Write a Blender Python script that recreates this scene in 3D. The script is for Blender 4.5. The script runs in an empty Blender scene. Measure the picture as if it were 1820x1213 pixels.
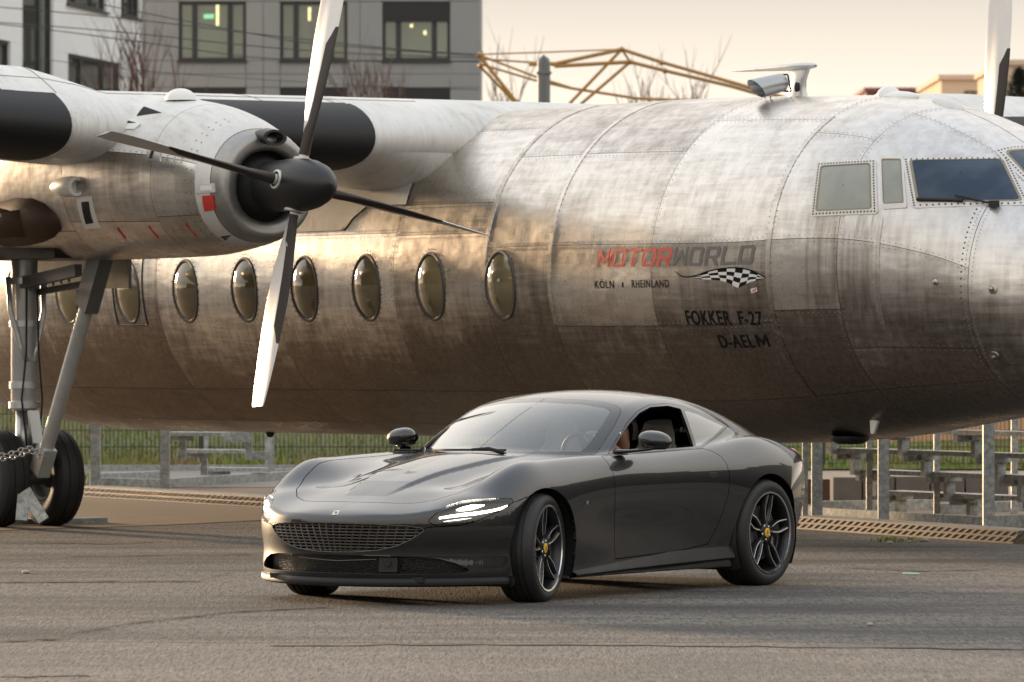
import bpy, bmesh, math, random
import numpy as np
from mathutils import Vector, Matrix
R = math.radians
rng = np.random.default_rng(7)
random.seed(7)
SC = bpy.context.scene
COL = SC.collection

# ------------------------------------------------------------------ camera, sky, sun, exposure
FPX, HOR, CAMH = 9500.0, 590.0, 1.68          # focal length in photo pixels, horizon row, eye height
cam_d = bpy.data.cameras.new('camera'); cam = bpy.data.objects.new('camera', cam_d); COL.objects.link(cam)
cam.location = (0, 0, CAMH); cam.rotation_euler = (R(90), 0, 0)
cam_d.sensor_width = 36; cam_d.lens = 36 * FPX / 1820; cam_d.shift_y = -(606.5 - HOR) / 1820
cam_d.clip_start = 1; cam_d.clip_end = 6000
cam_d.dof.use_dof = True; cam_d.dof.focus_distance = 34.5; cam_d.dof.aperture_fstop = 7.1
SC.camera = cam
SUN_AZ, SUN_EL = -34.0, 5.5                    # degrees clockwise from +Y (the view direction), elevation
VEIL = 9.0
w = bpy.data.worlds.new('World'); SC.world = w; w.use_nodes = True
nt = w.node_tree; bgn = nt.nodes['Background']
sky = nt.nodes.new('ShaderNodeTexSky'); sky.sky_type = 'NISHITA'; sky.sun_disc = False
sky.sun_elevation = R(SUN_EL); sky.sun_rotation = R(SUN_AZ)
sky.air_density = 1.0; sky.dust_density = .4; sky.ozone_density = 1.0; sky.altitude = 50
# cloud veil: warm at the horizon, mid-height band brightened to light the fuselage
veil = nt.nodes.new('ShaderNodeMix'); veil.data_type = 'RGBA'; veil.inputs[0].default_value = .86
tcw = nt.nodes.new('ShaderNodeTexCoord'); sxw = nt.nodes.new('ShaderNodeSeparateXYZ'); nt.links.new(tcw.outputs['Generated'], sxw.inputs[0])
rw = nt.nodes.new('ShaderNodeValToRGB'); nt.links.new(sxw.outputs[2], rw.inputs[0])
SKY = [(0.0, (1.75, 1.46, 1.15)), (.043, (1.15, 1.01, .885)), (.064, (.78, .71, .655)), (.2, (1.32, 1.20, 1.06)), (.45, (1.48, 1.41, 1.33)), (1.0, (1.05, 1.15, 1.30))]
while len(rw.color_ramp.elements) < len(SKY): rw.color_ramp.elements.new(.5)
for e_, (p_, c_) in zip(rw.color_ramp.elements, SKY): e_.position = p_; e_.color = (*c_, 1)
gw = nt.nodes.new('ShaderNodeMix'); gw.data_type = 'RGBA'; gw.blend_type = 'MULTIPLY'; gw.inputs[0].default_value = 1; gw.inputs[7].default_value = (VEIL, VEIL, VEIL, 1)
gw.clamp_result = False
nt.links.new(rw.outputs[0], gw.inputs[6])
nt.links.new(sky.outputs[0], veil.inputs[6]); nt.links.new(gw.outputs[2], veil.inputs[7])
nt.links.new(veil.outputs[2], bgn.inputs[0]); bgn.inputs[1].default_value = .10
sd = bpy.data.lights.new('sun', 'SUN'); sun = bpy.data.objects.new('sun', sd); COL.objects.link(sun)
sd.energy = 5.0; sd.angle = R(5); sd.color = (1.0, .70, .42)
_d = Vector((math.sin(R(SUN_AZ)) * math.cos(R(SUN_EL)), math.cos(R(SUN_AZ)) * math.cos(R(SUN_EL)), math.sin(R(SUN_EL))))
sun.rotation_euler = (-_d).to_track_quat('-Z', 'Y').to_euler(); sun.location = _d * 100
SC.view_settings.view_transform = 'Standard'; SC.view_settings.look = 'None'
SC.view_settings.exposure = 0.25; SC.view_settings.gamma = 1
SC.view_settings.use_curve_mapping = False

# ------------------------------------------------------------------ helpers
def P(u, v, Y):
    return Vector(((u - 910) / FPX * Y, Y, CAMH + (HOR - v) / FPX * Y))
def G(u, v, z=0.0):
    """point of the level z seen at pixel u, v"""
    Y = (CAMH - z) * FPX / (v - HOR)
    return Vector(((u - 910) / FPX * Y, Y, z))
def empty(name, loc=(0, 0, 0), rz=0.0, label=None, cat=None, group=None):
    o = bpy.data.objects.new(name, None); COL.objects.link(o)
    o.location = loc; o.rotation_euler = (0, 0, rz); o.empty_display_size = .1
    return tag(o, label, cat, group)
def tag(o, label=None, cat=None, group=None, kind=None):
    if label: o['label'] = label
    if cat: o['category'] = cat
    if group: o['group'] = group
    if kind: o['kind'] = kind
    return o
class MB:
    def __init__(s): s.v = []; s.f = []
    def add(s, v, f):
        n = len(s.v); s.v += [tuple(map(float, p)) for p in v]; s.f += [tuple(i + n for i in q) for q in f]; return s
    def box(s, c, d, M=None):
        c = Vector(c); d = Vector(d) / 2
        v = [Vector((i * d.x, j * d.y, k * d.z)) for i in (-1, 1) for j in (-1, 1) for k in (-1, 1)]
        if M is not None: v = [M @ p for p in v]
        return s.add([p + c for p in v], [(0, 1, 3, 2), (4, 6, 7, 5), (0, 4, 5, 1), (2, 3, 7, 6), (0, 2, 6, 4), (1, 5, 7, 3)])
    def beam(s, a, b, w, h, up=(0, 0, 1)):
        a = Vector(a); b = Vector(b); d = (b - a); L = d.length; d.normalize(); up = Vector(up)
        x = d.cross(up)
        if x.length < 1e-4: x = d.cross(Vector((1, 0, 0)))
        x.normalize(); y = x.cross(d)
        v = [p + x * i * w / 2 + y * j * h / 2 for p in (a, b) for i, j in ((-1, -1), (1, -1), (1, 1), (-1, 1))]
        return s.add(v, [(3, 2, 1, 0), (4, 5, 6, 7), (0, 1, 5, 4), (1, 2, 6, 5), (2, 3, 7, 6), (3, 0, 4, 7)])
    def tube(s, path, r, n=8, cap=True):
        path = [Vector(p) for p in path]; m = len(path)
        rr = r if hasattr(r, '__len__') else [r] * m
        t0 = (path[1] - path[0]).normalized(); ref = Vector((0, 0, 1)) if abs(t0.z) < .9 else Vector((1, 0, 0))
        x = t0.cross(ref).normalized(); v = []
        for i, p in enumerate(path):
            t = (path[min(i + 1, m - 1)] - path[max(i - 1, 0)])
            t = t.normalized() if t.length > 1e-9 else t0
            x = (x - t * x.dot(t)).normalized(); y = t.cross(x)
            v += [p + (x * math.cos(k * 2 * math.pi / n) + y * math.sin(k * 2 * math.pi / n)) * rr[i] for k in range(n)]
        f = [(i * n + k, i * n + (k + 1) % n, (i + 1) * n + (k + 1) % n, (i + 1) * n + k) for i in range(m - 1) for k in range(n)]
        if cap: f += [tuple(range(n - 1, -1, -1)), tuple((m - 1) * n + k for k in range(n))]
        return s.add(v, f)
    def lathe(s, prof, o=(0, 0, 0), ax=(0, 1, 0), n=32, closed=False):
        """prof: (radius, offset along the axis)"""
        o = Vector(o); ax = Vector(ax).normalized(); ref = Vector((0, 0, 1)) if abs(ax.z) < .9 else Vector((1, 0, 0))
        x = ax.cross(ref).normalized(); y = ax.cross(x); m = len(prof); v = []
        for r, a in prof:
            v += [o + ax * a + (x * math.cos(k * 2 * math.pi / n) + y * math.sin(k * 2 * math.pi / n)) * r for k in range(n)]
        e = m if closed else m - 1
        return s.add(v, [(i * n + k, i * n + (k + 1) % n, ((i + 1) % m) * n + (k + 1) % n, ((i + 1) % m) * n + k) for i in range(e) for k in range(n)])
    def prism(s, poly, fn, d):
        """poly: 2-d outline, fn(a, b, h) -> point; extruded from h=0 to h=d"""
        n = len(poly); v = [fn(a, b, 0) for a, b in poly] + [fn(a, b, d) for a, b in poly]
        return s.add(v, [tuple(range(n - 1, -1, -1)), tuple(range(n, 2 * n))] + [(i, (i + 1) % n, n + (i + 1) % n, n + i) for i in range(n)])
    def grid(s, pts, close=False):
        """pts[i][j]"""
        m = len(pts); n = len(pts[0]); v = [p for row in pts for p in row]
        e = n if close else n - 1
        return s.add(v, [(i * n + j, i * n + (j + 1) % n, (i + 1) * n + (j + 1) % n, (i + 1) * n + j) for i in range(m - 1) for j in range(e)])
    def build(s, name, mat, parent=None, smooth=False, angle=None):
        me = bpy.data.meshes.new(name); me.from_pydata(s.v, [], s.f)
        mats = mat if isinstance(mat, (list, tuple)) else [mat]
        for m_ in mats: me.materials.append(m_)
        bm = bmesh.new(); bm.from_mesh(me); bmesh.ops.recalc_face_normals(bm, faces=bm.faces); bm.to_mesh(me); bm.free()
        if smooth or angle:
            me.polygons.foreach_set('use_smooth', [True] * len(me.polygons))
            if angle:
                me.set_sharp_from_angle(angle=R(angle))
        o = bpy.data.objects.new(name, me); COL.objects.link(o)
        if parent: o.parent = parent
        return o
def pchip(xs, ys):
    xs = np.asarray(xs, float); ys = np.asarray(ys, float); hh = np.diff(xs); dl = np.diff(ys) / hh
    d = np.zeros_like(ys)
    for k in range(1, len(xs) - 1):
        if dl[k - 1] * dl[k] > 0:
            w1 = 2 * hh[k] + hh[k - 1]; w2 = hh[k] + 2 * hh[k - 1]; d[k] = (w1 + w2) / (w1 / dl[k - 1] + w2 / dl[k])
    d[0] = dl[0]; d[-1] = dl[-1]
    def ev(x):
        x = np.clip(np.asarray(x, float), xs[0], xs[-1]); i = np.clip(np.searchsorted(xs, x, side='right') - 1, 0, len(xs) - 2)
        h_ = hh[i]; t = (x - xs[i]) / h_
        return ys[i] * (1 + 2 * t) * (1 - t) ** 2 + h_ * d[i] * t * (1 - t) ** 2 + ys[i + 1] * t * t * (3 - 2 * t) + h_ * d[i + 1] * t * t * (t - 1)
    return ev
def copy_tree(o, parent=None):
    c = o.copy(); COL.objects.link(c); c.parent = parent
    for ch in o.children: copy_tree(ch, c)
    return c
# ---- materials
def newmat(name):
    m = bpy.data.materials.new(name); m.use_nodes = True
    return m, m.node_tree, m.node_tree.nodes['Principled BSDF']
def N(t, kind, **kw):
    n = t.nodes.new(kind)
    for k, v in kw.items():
        if k.startswith('i_'):
            key = k[2:]; n.inputs[int(key) if key.isdigit() else key].default_value = v
        else: setattr(n, k, v)
    return n
def coords(t, scale=(1, 1, 1), space='Object'):
    tc = N(t, 'ShaderNodeTexCoord'); mp = N(t, 'ShaderNodeMapping'); mp.inputs['Scale'].default_value = scale
    t.links.new(tc.outputs[space], mp.inputs[0]); return mp.outputs[0]
def noise(t, vec, scale, detail=4, rough=.6, dist=0):
    n = N(t, 'ShaderNodeTexNoise', i_Scale=scale, i_Detail=detail, i_Roughness=rough, i_Distortion=dist); t.links.new(vec, n.inputs['Vector']); return n.outputs[0]
def ramp(t, fac, stops):
    r = N(t, 'ShaderNodeValToRGB'); e = r.color_ramp.elements
    while len(e) < len(stops): e.new(.5)
    for el, (p, c) in zip(e, stops):
        el.position = p; el.color = (c, c, c, 1) if not hasattr(c, '__len__') else tuple(c) + ((1,) if len(c) == 3 else ())
    t.links.new(fac, r.inputs[0]); return r.outputs[0]
def mixc(t, fac, a, b, mode='MIX'):
    m = N(t, 'ShaderNodeMix', data_type='RGBA', blend_type=mode)
    for s_, x in ((0, fac), (6, a), (7, b)):
        if hasattr(x, 'is_linked') or hasattr(x, 'links'): t.links.new(x, m.inputs[s_])
        elif s_ == 0: m.inputs[0].default_value = x
        else: m.inputs[s_].default_value = tuple(x) + ((1,) if len(x) == 3 else ())
    return m.outputs[2]
def math_(t, op, a, b=None, c=None):
    m = N(t, 'ShaderNodeMath', operation=op)
    for i, x in enumerate((a, b, c)):
        if x is None: continue
        if hasattr(x, 'links'): t.links.new(x, m.inputs[i])
        else: m.inputs[i].default_value = x
    return m.outputs[0]
def bump(t, b, h, strength=.3, dist=.01):
    n = N(t, 'ShaderNodeBump', i_Strength=strength, i_Distance=dist); t.links.new(h, n.inputs['Height']); t.links.new(n.outputs[0], b.inputs['Normal']); return n
def simple(name, col, rough=.5, metal=0, var=.25, scale=6, bumps=.0, coat=0, spec=.5, bscale=60, stretch=(1, 1, 1)):
    """a plain material whose colour and gloss wander a little"""
    m, t, b = newmat(name); vec = coords(t, stretch)
    n = noise(t, vec, scale, 6, .65)
    c = mixc(t, n, tuple(x * (1 - var) for x in col), tuple(min(1, x * (1 + var)) for x in col))
    t.links.new(c, b.inputs['Base Color'])
    rr = N(t, 'ShaderNodeMapRange'); rr.inputs[3].default_value = max(.02, rough - .12); rr.inputs[4].default_value = min(1, rough + .12)
    t.links.new(n, rr.inputs[0]); t.links.new(rr.outputs[0], b.inputs['Roughness'])
    b.inputs['Metallic'].default_value = metal; b.inputs['Coat Weight'].default_value = coat; b.inputs['Specular IOR Level'].default_value = spec
    if bumps: bump(t, b, noise(t, vec, bscale, 4, .6), bumps, .004)
    return m
def emit(name, col, strength):
    m, t, b = newmat(name); b.inputs['Base Color'].default_value = (*col, 1)
    b.inputs['Emission Color'].default_value = (*col, 1); b.inputs['Emission Strength'].default_value = strength; return m
def glass(name, tint=(.75, .85, .8), rough=.02, opac=.0, base=(.02, .025, .025), minrefl=.04, boost=1.6):
    """thin pane: clear and tinted, with a fresnel reflection and a little film of dust"""
    m, t, b = newmat(name); t.nodes.remove(b); out = t.nodes['Material Output']
    tr = N(t, 'ShaderNodeBsdfTransparent'); tr.inputs[0].default_value = (*tint, 1)
    gl = N(t, 'ShaderNodeBsdfGlossy'); gl.inputs['Roughness'].default_value = rough
    df = N(t, 'ShaderNodeBsdfDiffuse'); df.inputs[0].default_value = (*base, 1)
    fr = N(t, 'ShaderNodeFresnel', i_IOR=1.52)
    m0 = N(t, 'ShaderNodeMixShader'); m0.inputs[0].default_value = opac
    t.links.new(tr.outputs[0], m0.inputs[1]); t.links.new(df.outputs[0], m0.inputs[2])
    f2 = math_(t, 'MAXIMUM', math_(t, 'MULTIPLY', fr.outputs[0], boost), minrefl)
    m1 = N(t, 'ShaderNodeMixShader'); t.links.new(f2, m1.inputs[0]); t.links.new(m0.outputs[0], m1.inputs[1]); t.links.new(gl.outputs[0], m1.inputs[2])
    t.links.new(m1.outputs[0], out.inputs[0]); return m
M = {}
M['black_rubber'] = simple('black_rubber', (.018, .018, .019), .75, bumps=.2)
M['black_paint'] = simple('black_paint', (.016, .016, .017), .42, bumps=.05)
M['dark_void'] = simple('dark_void', (.012, .012, .012), .9)
M['steel'] = simple('steel', (.45, .45, .44), .35, .9, .2, 10, .1)
M['white_paint'] = simple('white_paint', (.74, .74, .71), .42, 0, .06, 3, .05)
# ------------------------------------------------------------------ the aircraft
AC = empty('aircraft', (1.332, 44.16, 0), R(-57), 'bare metal twin propeller airliner standing behind the grey coupe', 'aircraft')
def aluminium(name, white=False):
    m, t, b = newmat(name)
    oi = N(t, 'ShaderNodeObjectInfo')
    def own(v):      # every sheet of the skin has its own pattern
        q = N(t, 'ShaderNodeVectorMath', operation='SCALE'); q.inputs[0].default_value = (31, 17, 9); t.links.new(oi.outputs['Random'], q.inputs['Scale'])
        a_ = N(t, 'ShaderNodeVectorMath', operation='ADD'); t.links.new(v, a_.inputs[0]); t.links.new(q.outputs[0], a_.inputs[1]); return a_.outputs[0]
    v1 = own(coords(t, (1, 1, 1))); big = noise(t, v1, 1.3, 6, .65, .3)
    streak = noise(t, own(coords(t, (.6, .6, 9))), 2.4, 6, .68, .4)       # polishing marks along the length
    drip = noise(t, coords(t, (9, 9, .5)), 1.6, 5, .6)                # runs down the side
    fine = noise(t, v1, 26, 5, .7)
    k = math_(t, 'ADD', math_(t, 'MULTIPLY', big, .45), math_(t, 'ADD', math_(t, 'MULTIPLY', streak, .3), math_(t, 'MULTIPLY', drip, .25)))
    k = math_(t, 'ADD', k, math_(t, 'MULTIPLY', math_(t, 'SUBTRACT', oi.outputs['Random'], .5), .13))
    c = ramp(t, k, [(.34, (.34, .30, .265)), (.45, (.54, .505, .465)), (.55, (.70, .675, .635)), (.68, (.80, .78, .745))])
    spots = ramp(t, fine, [(.60, 0), (.74, .6)])
    c = mixc(t, spots, c, (.30, .26, .22))
    rgh = N(t, 'ShaderNodeMapRange'); rgh.inputs[1].default_value = .3; rgh.inputs[2].default_value = .7; rgh.inputs[3].default_value = .44; rgh.inputs[4].default_value = .19
    t.links.new(k, rgh.inputs[0])
    # the flight deck area wears thin light paint over the metal
    sx = N(t, 'ShaderNodeSeparateXYZ'); tc = N(t, 'ShaderNodeTexCoord'); t.links.new(tc.outputs['Object'], sx.inputs[0])
    a = N(t, 'ShaderNodeMapRange', interpolation_type='SMOOTHSTEP'); a.inputs[1].default_value = 2.6; a.inputs[2].default_value = 4.4
    t.links.new(sx.outputs[0], a.inputs[0])
    z = N(t, 'ShaderNodeMapRange', interpolation_type='SMOOTHSTEP'); z.inputs[1].default_value = 1.8; z.inputs[2].default_value = 2.8
    t.links.new(sx.outputs[2], z.inputs[0])
    wz = math_(t, 'MULTIPLY', math_(t, 'MULTIPLY', a.outputs[0], z.outputs[0]), ramp(t, big, [(.3, .35), (.6, 1)]))
    wc = ramp(t, math_(t, 'ADD', math_(t, 'MULTIPLY', drip, .5), math_(t, 'MULTIPLY', noise(t, v1, 3.2, 6, .7), .5)), [(.36, (.50, .49, .48)), (.46, (.56, .56, .56)), (.6, (.66, .66, .66))])
    c = mixc(t, wz, c, wc)
    # brown tarnish on the lower half, its dark shading painted in, ragged upper limit
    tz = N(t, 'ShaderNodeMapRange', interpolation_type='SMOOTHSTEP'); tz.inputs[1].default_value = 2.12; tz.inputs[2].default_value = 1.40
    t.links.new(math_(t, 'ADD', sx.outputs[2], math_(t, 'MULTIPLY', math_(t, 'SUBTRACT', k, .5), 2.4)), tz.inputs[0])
    tarn_shade = math_(t, 'MULTIPLY', tz.outputs[0], .86)
    c = mixc(t, tarn_shade, c, ramp(t, fine, [(.35, (.12, .095, .075)), (.65, (.25, .205, .17))]))
    # water runs under the side window of the flight deck
    st = math_(t, 'MULTIPLY', math_(t, 'MULTIPLY', rng_(t, sx.outputs[0], 3.42, 3.55, 4.15, 4.28), rng_(t, sx.outputs[2], 1.35, 1.9, 2.62, 2.66)), ramp(t, noise(t, coords(t, (14, 14, .35)), 1.5, 5, .6), [(.38, .6), (.60, .05)]))
    c = mixc(t, st, c, (.22, .18, .14))
    t.links.new(c, b.inputs['Base Color'])
    t.links.new(math_(t, 'SUBTRACT', 1, math_(t, 'MULTIPLY', wz, .75)), b.inputs['Metallic'])
    t.links.new(rgh.outputs[0], b.inputs['Roughness'])
    hgt = math_(t, 'ADD', math_(t, 'MULTIPLY', noise(t, coords(t, (1.1, 1.1, 2.4)), 2.0, 2, .5), 1.0), math_(t, 'ADD', math_(t, 'MULTIPLY', fine, .03), math_(t, 'MULTIPLY', noise(t, v1, 7, 3, .5), .16)))
    bump(t, b, hgt, .16, .05)
    b.inputs['Anisotropic'].default_value = .0
    return m
def rng_(t, x, a, b, c, d):
    m1 = N(t, 'ShaderNodeMapRange', interpolation_type='SMOOTHSTEP'); m1.inputs[1].default_value = a; m1.inputs[2].default_value = b; t.links.new(x, m1.inputs[0])
    m2 = N(t, 'ShaderNodeMapRange', interpolation_type='SMOOTHSTEP'); m2.inputs[1].default_value = d; m2.inputs[2].default_value = c; t.links.new(x, m2.inputs[0])
    return math_(t, 'MULTIPLY', m1.outputs[0], m2.outputs[0])
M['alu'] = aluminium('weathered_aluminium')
M['underskin'] = simple('underskin', (.06, .055, .05), .7)
_F = np.array([(-17.4, 2.6, 3.0, .1), (-14, 1.5, 3.3, .7), (-11, .86, 3.56, 1.15), (-9, .735, 3.575, 1.33), (-7, .74, 3.58, 1.36), (-5, .752, 3.585, 1.36), (0, .772, 3.59, 1.36), (1.5, .787, 3.57, 1.36), (2.2, .805, 3.55, 1.345), (3, .85, 3.52, 1.28), (3.5, .90, 3.46, 1.21), (4, .962, 3.345, 1.11), (4.65, 1.045, 3.10, .93), (5.2, 1.155, 2.75, .74), (5.7, 1.305, 2.45, .50), (6.0, 1.5, 2.25, .26), (6.1, 1.8, 2.0, .02)])
f_zb, f_zt, f_hw = [pchip(_F[:, 0], _F[:, i]) for i in (1, 2, 3)]
f_ex = pchip([-20, 2.6, 4.2, 5.2, 6.1], [1, 1, .86, .9, 1])      # the flight deck is squarer than an ellipse
def fus(s, ph, off=0.0):
    """point of the fuselage skin: s forward, ph in degrees up from the starboard side"""
    zb, zt, hw = float(f_zb(s)), float(f_zt(s)), float(f_hw(s)); e = float(f_ex(s))
    c, sn = math.cos(R(ph)), math.sin(R(ph))
    if sn > 0:
        c_, s_ = math.copysign(abs(c) ** e, c), abs(sn) ** e
    else: c_, s_ = c, sn
    return Vector((s, -(hw + off) * c_, (zb + zt) / 2 + ((zt - zb) / 2 + off) * s_))
def fus_n(s, ph):
    e = 1e-3; a = fus(s + e, ph) - fus(s - e, ph); b = fus(s, ph + .05) - fus(s, ph - .05)
    n = a.cross(b).normalized(); return n if n.dot(fus(s, ph) - Vector((s, 0, 2.18))) > 0 else -n
def fp(s, ph, off=0.0): return fus(s, ph) + fus_n(s, ph) * off
_ca, _sa = math.cos(R(-57)), math.sin(R(-57))
def a2px(p):
    X = 1.332 + _ca * p[0] - _sa * p[1]; Y = 44.16 + _sa * p[0] + _ca * p[1]
    return 910 + FPX * X / Y, HOR + FPX * (CAMH - p[2]) / Y
def fhit(u, v, s0=0.0, p0=10.0):
    """fuselage coordinates (s, ph) of a feature read off the photograph"""
    s, p = s0, p0
    for k in range(50):
        a = a2px(fus(s, p)); b = a2px(fus(s + 1e-3, p)); c = a2px(fus(s, p + .05))
        j = np.array([[(b[0] - a[0]) / 1e-3, (c[0] - a[0]) / .05], [(b[1] - a[1]) / 1e-3, (c[1] - a[1]) / .05]])
        d = np.linalg.lstsq(j, np.array([u - a[0], v - a[1]]), rcond=None)[0]
        s += float(np.clip(d[0], -.3, .3)); p += float(np.clip(d[1], -12, 12)); s = min(s, 6.05)
    return s, p
def strip(mb, s0, s1, p0, p1, off, ns=None, npn=None):
    ns = ns or max(2, int(abs(s1 - s0) / .12)); npn = npn or max(2, int(abs(p1 - p0) / 4))
    return mb.grid([[fp(s0 + (s1 - s0) * i / ns, p0 + (p1 - p0) * j / npn, off) for j in range(npn + 1)] for i in range(ns + 1)])
us = MB(); us.grid([[fus(s, p, -.012) for p in np.linspace(-90, 270, 73)] for s in np.concatenate([np.linspace(-17.4, 2, 40), np.linspace(2.2, 6.1, 40)])])
fuselage = us.build('fuselage', M['underskin'], AC, True)
BAYS = [((-17.4, -14), (-90, 0, 90)), ((-14, -11), (-90, -45, 20, 60, 90)), ((-11, -8.55), (-90, -45, 20, 60, 90)),
        ((-8.55, -6.3), (-90, -66, -45, 14, 24.5, 60, 90)), ((-6.3, -4.2), (-90, -66, -45, 14, 24.5, 60, 90)), ((-4.2, -2.2), (-90, -66, -45, 14, 24.5, 60, 90)),
        ((-2.2, -.77), (-90, -66, -45, 13, 24, 58, 90)), ((-.77, .2), (-90, -66, -45, 8, 42, 90)), ((.2, 1.65), (-90, -49, -19, 8, 42, 90)),
        ((1.65, 3.1), (-90, -49, -19, 8, 58, 90)), ((3.1, 3.82), (-90, -49, -15, 8, 50, 90)), ((3.82, 5.0), (-90, -49, -30, 8, 72, 90)), ((5.0, 6.1), (-90, 90))]
for (s0, s1), ph in BAYS:
    for a, b in zip(ph[:-1], ph[1:]):
        g = .0022; ga = math.degrees(g / 1.37)
        mb = MB(); strip(mb, s0 + g, min(s1 - g, 6.095), a + ga, b - ga, 0)
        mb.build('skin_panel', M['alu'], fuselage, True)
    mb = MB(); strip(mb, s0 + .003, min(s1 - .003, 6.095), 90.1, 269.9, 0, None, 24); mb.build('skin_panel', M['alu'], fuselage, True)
# butt straps and longitudinal lap joints that stand proud of the skin
def fstrap(s, p0, p1, wd=.05, name='butt_strap'):
    mb = MB(); n = max(6, int(abs(p1 - p0) / 3))
    for sgn in (0,):
        rows = [[fp(s + o, p0 + (p1 - p0) * j / n, h) for j in range(n + 1)] for o, h in ((-wd / 2, .0), (-wd / 2, .005), (wd / 2, .005), (wd / 2, .0))]
        mb.grid(rows)
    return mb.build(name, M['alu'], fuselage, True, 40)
for s, a, b in ((.2, -18, 84), (-.77, -3, 80), (3.1, -50, 60), (4.2, -20, 17)): fstrap(s, a, b)
def rivet_mesh(r=.006, h=.003):
    v = [(r * math.cos(k * math.pi / 3), r * math.sin(k * math.pi / 3), 0) for k in range(6)] + [(0, 0, h)]
    return v, [(k, (k + 1) % 6, 6) for k in range(6)]
def rivets(name, pts, mat, parent, r=.007):
    """pts: (position, normal)"""
    mb = MB(); v, f = rivet_mesh(r)
    for p, n in pts:
        q = Vector(n).to_track_quat('Z', 'Y'); mb.add([q @ Vector(a) + p for a in v], f)
    o = mb.build(name, mat, parent); o['kind'] = 'stuff'; return o
M['rivet'] = simple('rivet_metal', (.14, .12, .10), .5, .6); M['rivet_pale'] = simple('rivet_skin', (.30, .27, .24), .45, .8)
# rows of rivets along the seams that show
pts = []
for s, a, b in ((.165, -18, 60), (.235, -18, 60), (-.81, -40, 60), (-.73, -40, 24), (3.06, -45, 60), (3.14, -45, 18), (-2.24, -44, 24), (1.65, -45, 8), (-4.2, -44, 13), (-6.3, -44, 13)):
    for p in np.arange(a, b, 1.9): pts.append((fp(s, p, .001 if abs(s - .2) > .05 else .005), fus_n(s, p)))
for ph, a, b in ((8.6, -.75, 3.0), (7.4, -.75, 3.0), (24.8, -2.1, -.8), (-18.4, .3, 3.0), (-44.4, -6.2, 0)):
    for s in np.arange(a, b, .06): pts.append((fp(s, ph, .001), fus_n(s, ph)))
for (s0, s1), ph in BAYS[2:-1]:
    for p in np.arange(-60, 84, 2.1):
        for o in (-.03, .03): pts.append((fp(s1 + o, p, .0005), fus_n(s1 + o, p)))
    for q in ph[1:-1]:
        for s in np.arange(s0 + .05, s1, .055):
            for o in (-1.1, 1.1): pts.append((fp(s, q + o, .0005), fus_n(s, q + o)))
rivets('rivet_rows', pts, M['rivet_pale'], fuselage, .0045)
# ---- oval cabin windows
M['cabin_glass'], t, b = newmat('cabin_glass')
b.inputs['Base Color'].default_value = (.10, .085, .05, 1); b.inputs['Roughness'].default_value = .06; b.inputs['Coat Weight'].default_value = .6; b.inputs['Specular IOR Level'].default_value = .8
t.links.new(ramp(t, noise(t, coords(t), 1.5, 3), [(.35, (.15, .13, .075)), (.65, (.27, .20, .09))]), b.inputs['Base Color'])
M['window_rim'] = simple('window_rim', (.10, .095, .09), .45, .5)
def oval_window(s, ph, hw=.205, hh=.262):
    o = fp(s, ph); n = fus_n(s, ph); X = Vector((1, 0, 0)); Y = n.cross(X).normalized()
    if Y.z < 0: Y = -Y
    def at(a, r, h):     # follow the skin so that the rim lies on it
        ds = hw * r * math.cos(a); dp = math.degrees(hh * r * math.sin(a) / 1.39)
        return fp(s + ds, ph + dp, h)
    m = 36; A = [2 * math.pi * k / m for k in range(m)]
    fr = MB(); fr.grid([[at(a, r, h) for a in A] for r, h in ((1.11, .0), (1.10, .008), (1.02, .010), (.985, .006), (.97, -.004))], True)
    w_ = fr.build('window', M['window_rim'], fuselage, True, 50)
    pn = MB(); pn.grid([[at(a, r, -.002 + .05 * (1 - r * r) ** .9) for a in A] for r in (.98, .93, .86, .76, .64, .5, .34, .17, .01)], True)
    pn.build('pane', M['cabin_glass'], w_, True)
    rivets('rivets', [(at(a, 1.20, .001), n) for a in np.linspace(0, 2 * math.pi, 34)[:-1]], M['rivet'], w_, .007)
    return w_
for s in (-9.1, -8.05, -6.86, -5.78, -4.72, -3.68, -2.65, -1.62, -.54): oval_window(s, -4.9)
# hatch frame round the second window
mb = MB(); q = [(-7.13, 8.2), (-6.57, 8.2), (-6.57, -17), (-7.13, -17), (-7.13, 8.2)]
path = []
for (a, b_), (c, d) in zip(q[:-1], q[1:]):
    for k in range(8): path.append(fp(a + (c - a) * k / 8, b_ + (d - b_) * k / 8, .003))
mb.tube(path + [path[0]], .007, 5); mb.build('emergency_exit_edge', M['window_rim'], fuselage, True)
# ---- flight deck windows, traced on the skin
M['deck_glass'], t, b = newmat('deck_glass')
b.inputs['Roughness'].default_value = .08; b.inputs['Coat Weight'].default_value = .5; b.inputs['Specular IOR Level'].default_value = .7
t.links.new(ramp(t, noise(t, coords(t), 2.2, 3), [(.38, (.20, .215, .18)), (.6, (.27, .285, .24))]), b.inputs['Base Color'])
M['deck_glass2'], t, b = newmat('windscreen_glass')
b.inputs['Roughness'].default_value = .08; b.inputs['Specular IOR Level'].default_value = .3
t.links.new(ramp(t, noise(t, coords(t), 2.6, 2), [(.40, (.022, .042, .075)), (.6, (.05, .075, .105))]), b.inputs['Base Color'])
M['frame_light'] = simple('frame_light', (.62, .61, .58), .45, .35, .2, 14, .2)
M['frame_brass'] = simple('sealant', (.26, .23, .16), .6, 0, .3, 20)
def poly_s(poly, n=6):
    out = []
    for a, b in zip(poly, poly[1:] + poly[:1]):
        for k in range(n): out.append((a[0] + (b[0] - a[0]) * k / n, a[1] + (b[1] - a[1]) * k / n))
    return out
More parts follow.
